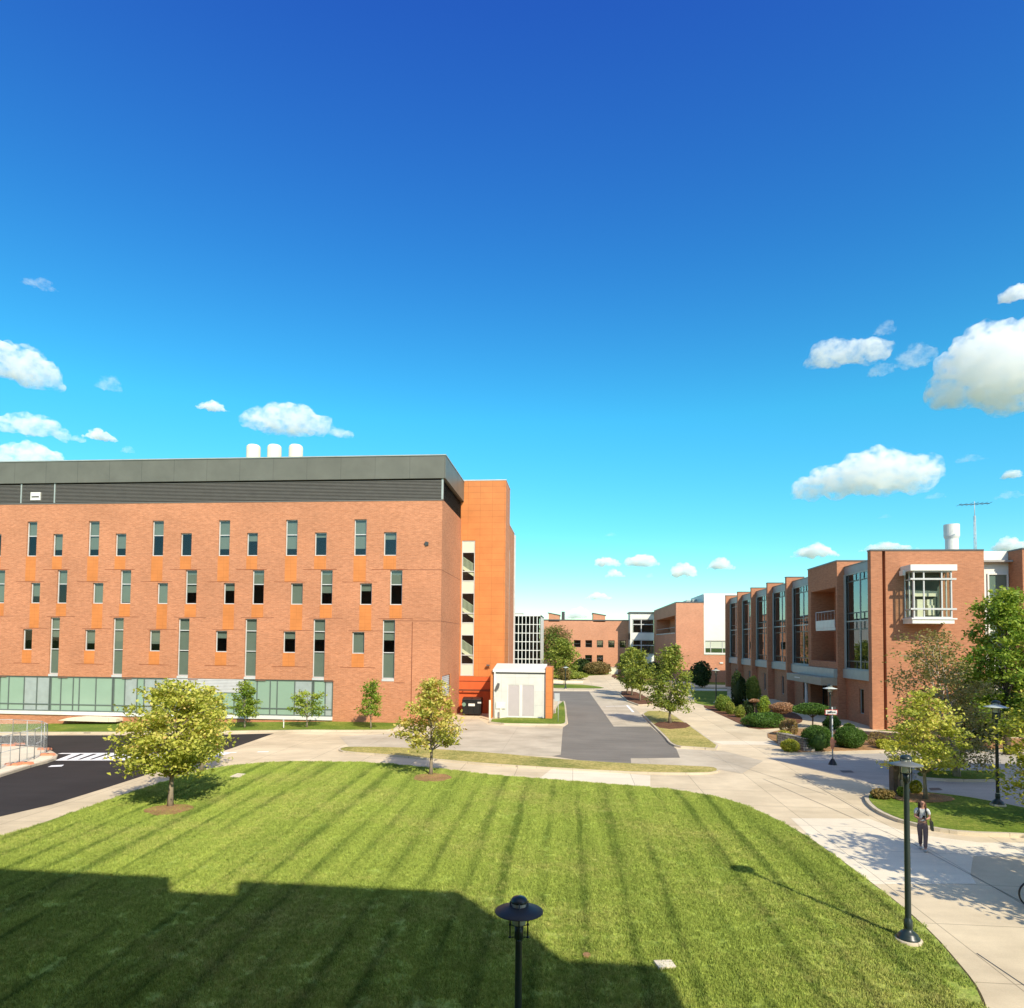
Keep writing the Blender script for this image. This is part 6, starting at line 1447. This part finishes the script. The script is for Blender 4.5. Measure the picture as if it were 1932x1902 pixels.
# ================================================================== CLOUDS
def cloud_mat(name, dens, thr):
    m, nt, out = new_mat(name)
    tc = nt.nodes.new('ShaderNodeTexCoord')
    n = noise(nt, mapping(nt, tc.outputs['Object'], (1, 1, 1.3)), .026, 7, .66)
    d = mth(nt, 'MULTIPLY', mth(nt, 'MAXIMUM', mth(nt, 'SUBTRACT', n, thr), 0.0), dens / (.62 - thr))
    v = nt.nodes.new('ShaderNodeVolumePrincipled'); v.inputs['Color'].default_value = (1, 1, 1, 1); v.inputs['Anisotropy'].default_value = -.3
    L(nt, d, v.inputs['Density']); L(nt, v.outputs[0], out.inputs['Volume'])
    return m
CM = cloud_mat('cloud_vapour', .026, .42); CMS = cloud_mat('small_cloud_vapour', .075, .38); CMT = cloud_mat('thin_cloud_vapour', .012, .47)
from mathutils import noise as mnoise
def cloud(label, x, y, w, h, seed, thin=False, dist=2400.0, bumps=None):
    c = atD(x, y, dist); s = dist / F_PX; rg = random.Random(seed)
    W_, H_ = w * s * .93, h * s * .84
    bm = bmesh.new()
    n = max(5, int(5 + 5 * w / max(h, 1)))
    base = -H_ * .5
    def env(f): return max(.15, (1 - abs(f) ** 2.2))
    lst = bumps or None
    for i in range(n):
        f = -1 + 2 * (i + .5) / n + rg.uniform(-.08, .08)
        hh = H_ * env(f) * rg.uniform(.55, 1.0)
        if lst: hh = H_ * float(np.interp((f + 1) / 2, [b[0] for b in lst], [b[1] for b in lst]))
        r = max(hh * .5, H_ * .1)
        px = f * (W_ * .5 - r * .7)
        for k in range(2):
            mt = Matrix.Translation((px + rg.uniform(-.2, .2) * r, rg.uniform(-.5, .5) * r, base + r * rg.uniform(.8, 1.0))) @ Matrix.Diagonal((r * rg.uniform(1.0, 1.35), r * 1.2, r * (1.0 if k else .85), 1))
            bmesh.ops.create_icosphere(bm, subdivisions=2, radius=1.0, matrix=mt)
    for v in bm.verts:
        v.co.z = max(v.co.z, base + (v.co.z - base) * .35 if v.co.z < base + H_ * .12 else v.co.z)
    me = bpy.data.meshes.new('cloud_src'); bm.to_mesh(me); bm.free()
    ob = bpy.data.objects.new('cloud_src', me); col.objects.link(ob)
    rm = ob.modifiers.new('r', 'REMESH'); rm.mode = 'VOXEL'; rm.voxel_size = max(W_, H_) / 42
    dg = bpy.context.evaluated_depsgraph_get(); nm = bpy.data.meshes.new_from_object(ob.evaluated_get(dg)); bpy.data.objects.remove(ob, do_unlink=True)
    nm.name = 'cloud'
    nrm = [v.normal.copy() for v in nm.vertices]
    for v, nn in zip(nm.vertices, nrm):
        q = v.co / H_ * 2.2 + Vector((seed * 3.1, seed * 1.7, 0))
        v.co += nn * H_ * (.16 * mnoise.noise(q) + .09 * mnoise.noise(q * 2.3) + .05 * mnoise.noise(q * 5.1))
    for p in nm.polygons: p.use_smooth = True
    nm.materials.clear()
    o = link_mesh('cloud', nm, [CMT if thin else (CMS if h < 42 else CM)]); o.location = c; o.rotation_euler = (0, 0, YAW + math.atan2(-(x - PPX), F_PX))
    tag(o, label, 'cloud', 'clouds in the blue sky'); return o
CL = [
 ('puffy white cloud cut by the left edge, highest of the left group', 45, 683, 160, 95, 1, 0, None),
 ('long white cloud at the left edge below the highest one', 62, 797, 175, 55, 2, 0, None),
 ('white cloud rising from behind the penthouse roof at the left edge', 70, 856, 210, 66, 3, 0, None),
 ('small faint cloud right of the long left cloud', 190, 818, 66, 28, 4, 0, None),
 ('tiny cloud low over the penthouse, right of the left group', 243, 847, 30, 17, 5, 1, None),
 ('wispy hooked cloud in open sky above the left building', 205, 722, 58, 32, 6, 1, None),
 ('small flat oval cloud above the left building', 401, 763, 66, 26, 7, 0, None),
 ('bright heaped cloud above the three roof vents with a tail to the right', 566, 787, 205, 74, 8, 0, [(0, .5), (.3, 1), (.5, .8), (.65, .75), (.8, .35), (1, .25)]),
 ('thin faint streak of cloud high at the left', 74, 531, 70, 28, 9, 1, None),
 ('flattened white cloud, left of the big right-hand cloud', 1602, 660, 165, 62, 10, 0, [(0, .4), (.25, 1), (.5, .8), (.8, .9), (1, .4)]),
 ('ragged wisp hanging below the flattened white cloud', 1660, 692, 60, 36, 11, 1, None),
 ('small wisp above the flattened white cloud', 1668, 618, 46, 28, 12, 1, None),
 ('curved wispy cloud between the flattened and the big cloud', 1728, 664, 74, 62, 13, 1, None),
 ('largest towering white cloud at the right edge', 1880, 683, 225, 178, 14, 0, [(0, .25), (.25, .6), (.45, 1), (.7, .9), (1, .85)]),
 ('small cloud at the right edge above the largest one', 1912, 553, 66, 34, 15, 0, None),
 ('broad bright cumulus above the right building with flat grey base', 1624, 890, 252, 100, 16, 0, [(0, .45), (.2, .7), (.4, .8), (.55, 1), (.8, .95), (1, .7)]),
 ('small double wisp right of the broad cumulus', 1830, 862, 62, 20, 17, 1, None),
 ('low cloud behind the long row of brick fins', 1538, 1036, 92, 36, 18, 0, None),
 ('low faint cloud left of the white roof stack', 1672, 1030, 110, 24, 19, 0, None),
 ('low cloud at the right edge behind the aerial', 1908, 1026, 80, 34, 20, 0, None),
 ('flat-bottomed cloud above the far hall, widest of the low group', 1208, 1054, 84, 32, 21, 0, None),
 ('small puff just left of the widest low cloud', 1143, 1056, 56, 28, 22, 0, None),
 ('small puff beneath the two touching low clouds', 1159, 1081, 42, 18, 23, 0, None),
 ('round low cloud right of the widest low one', 1289, 1073, 60, 34, 24, 0, None),
 ('low pointed cloud at the right end of the low group', 1360, 1061, 56, 30, 25, 0, None),
 ('thin low cloud band above the far hall', 1129, 1123, 62, 18, 26, 0, None),
 ('cloud on the skyline right behind the far hall parapet', 1087, 1154, 66, 30, 27, 0, None),
 ('tiny puff among the low clouds', 1226, 1084, 18, 13, 28, 1, None),
 ('tiny faint puff high above the low group', 1153, 1007, 26, 10, 29, 1, None),
 ('small cloud at the right edge beside the broad cumulus', 1910, 893, 42, 20, 30, 0, None),
 ('faint cloud at the right edge just above the aerial', 1905, 930, 58, 22, 31, 1, None),
 ('faint streak below the broad cumulus', 1764, 934, 46, 15, 32, 1, None),
 ('ragged shred of cloud under the left flank of the largest one', 1800, 742, 70, 34, 34, 1, None),
 ('tiny faint cloud over the right roofline', 1670, 973, 30, 10, 33, 1, None)]
CLOUDS_ON = True
if CLOUDS_ON:
    for l, x, y, w_, h_, sd, th, bp in CL: cloud(l, x, y, w_, h_, sd, bool(th), bumps=bp)

# ================================================================== LIGHT, SKY, CAMERA
wd = bpy.data.worlds.new('World'); scene.world = wd; wd.use_nodes = True
nt = wd.node_tree; nt.nodes.clear(); out = nt.nodes.new('ShaderNodeOutputWorld'); bg = nt.nodes.new('ShaderNodeBackground')
sk = nt.nodes.new('ShaderNodeTexSky'); sk.sky_type = 'NISHITA'; sk.sun_disc = False
sk.sun_elevation = SEL; sk.sun_rotation = math.pi - SAZ; sk.air_density = 1.0; sk.dust_density = .15; sk.ozone_density = 3.0; sk.altitude = 0
hs_ = nt.nodes.new('ShaderNodeHueSaturation'); hs_.inputs['Saturation'].default_value = SKY_SAT
L(nt, sk.outputs[0], hs_.inputs['Color'])
# sky tint: cyan low down, deeper blue above, unseen zenith warmed to soften blue shade
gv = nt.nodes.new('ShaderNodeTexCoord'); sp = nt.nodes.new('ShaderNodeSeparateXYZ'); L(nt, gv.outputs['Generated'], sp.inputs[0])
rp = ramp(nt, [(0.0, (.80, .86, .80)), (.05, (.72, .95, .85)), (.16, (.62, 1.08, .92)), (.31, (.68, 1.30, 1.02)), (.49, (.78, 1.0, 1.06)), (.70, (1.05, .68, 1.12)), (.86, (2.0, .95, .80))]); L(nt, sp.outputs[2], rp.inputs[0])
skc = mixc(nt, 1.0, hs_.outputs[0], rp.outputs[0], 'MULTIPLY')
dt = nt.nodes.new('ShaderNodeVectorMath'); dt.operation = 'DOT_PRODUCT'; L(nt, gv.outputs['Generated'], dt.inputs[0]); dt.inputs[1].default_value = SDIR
vr = ramp(nt, [(0.15, (0, 0, 0)), (.6, (1.1, .95, .75)), (1.0, (3.2, 2.8, 2.2))]); L(nt, dt.outputs['Value'], vr.inputs[0])  # wide pale veil round the sun, added out of view to lift shade
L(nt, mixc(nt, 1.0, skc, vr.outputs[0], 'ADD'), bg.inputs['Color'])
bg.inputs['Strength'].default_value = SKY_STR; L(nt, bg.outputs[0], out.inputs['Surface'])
sun = bpy.data.lights.new('Sun', 'SUN'); sun.energy = SUN_STR; sun.angle = R_(.5); sun.color = (1, .90, .73)
so = bpy.data.objects.new('Sun', sun); col.objects.link(so); so.rotation_euler = SDIR.to_track_quat('Z', 'Y').to_euler()
so.location = (0, -40, 60)

cam = bpy.data.cameras.new('Camera'); co = bpy.data.objects.new('Camera', cam); col.objects.link(co)
cam.sensor_fit = 'HORIZONTAL'; cam.sensor_width = 36; cam.lens = 36 * F_PX / 1932.0
cam.shift_x = 0.0; cam.shift_y = (PPY - 951.0) / 1932.0; cam.clip_start = .1; cam.clip_end = 12000
mw = Matrix((( RT.x, UP.x, -FW.x, CAM.x), (RT.y, UP.y, -FW.y, CAM.y), (RT.z, UP.z, -FW.z, CAM.z), (0, 0, 0, 1)))
co.matrix_world = mw
scene.camera = co
vs = scene.view_settings; vs.view_transform = 'Standard'; vs.look = 'None'; vs.exposure = EXPO; vs.gamma = 1; vs.use_curve_mapping = False
scene.cycles.volume_bounces = 10; scene.cycles.max_bounces = 10; scene.cycles.transparent_max_bounces = 16; scene.cycles.volume_step_rate = 1.0
scene.cycles.use_denoising = True
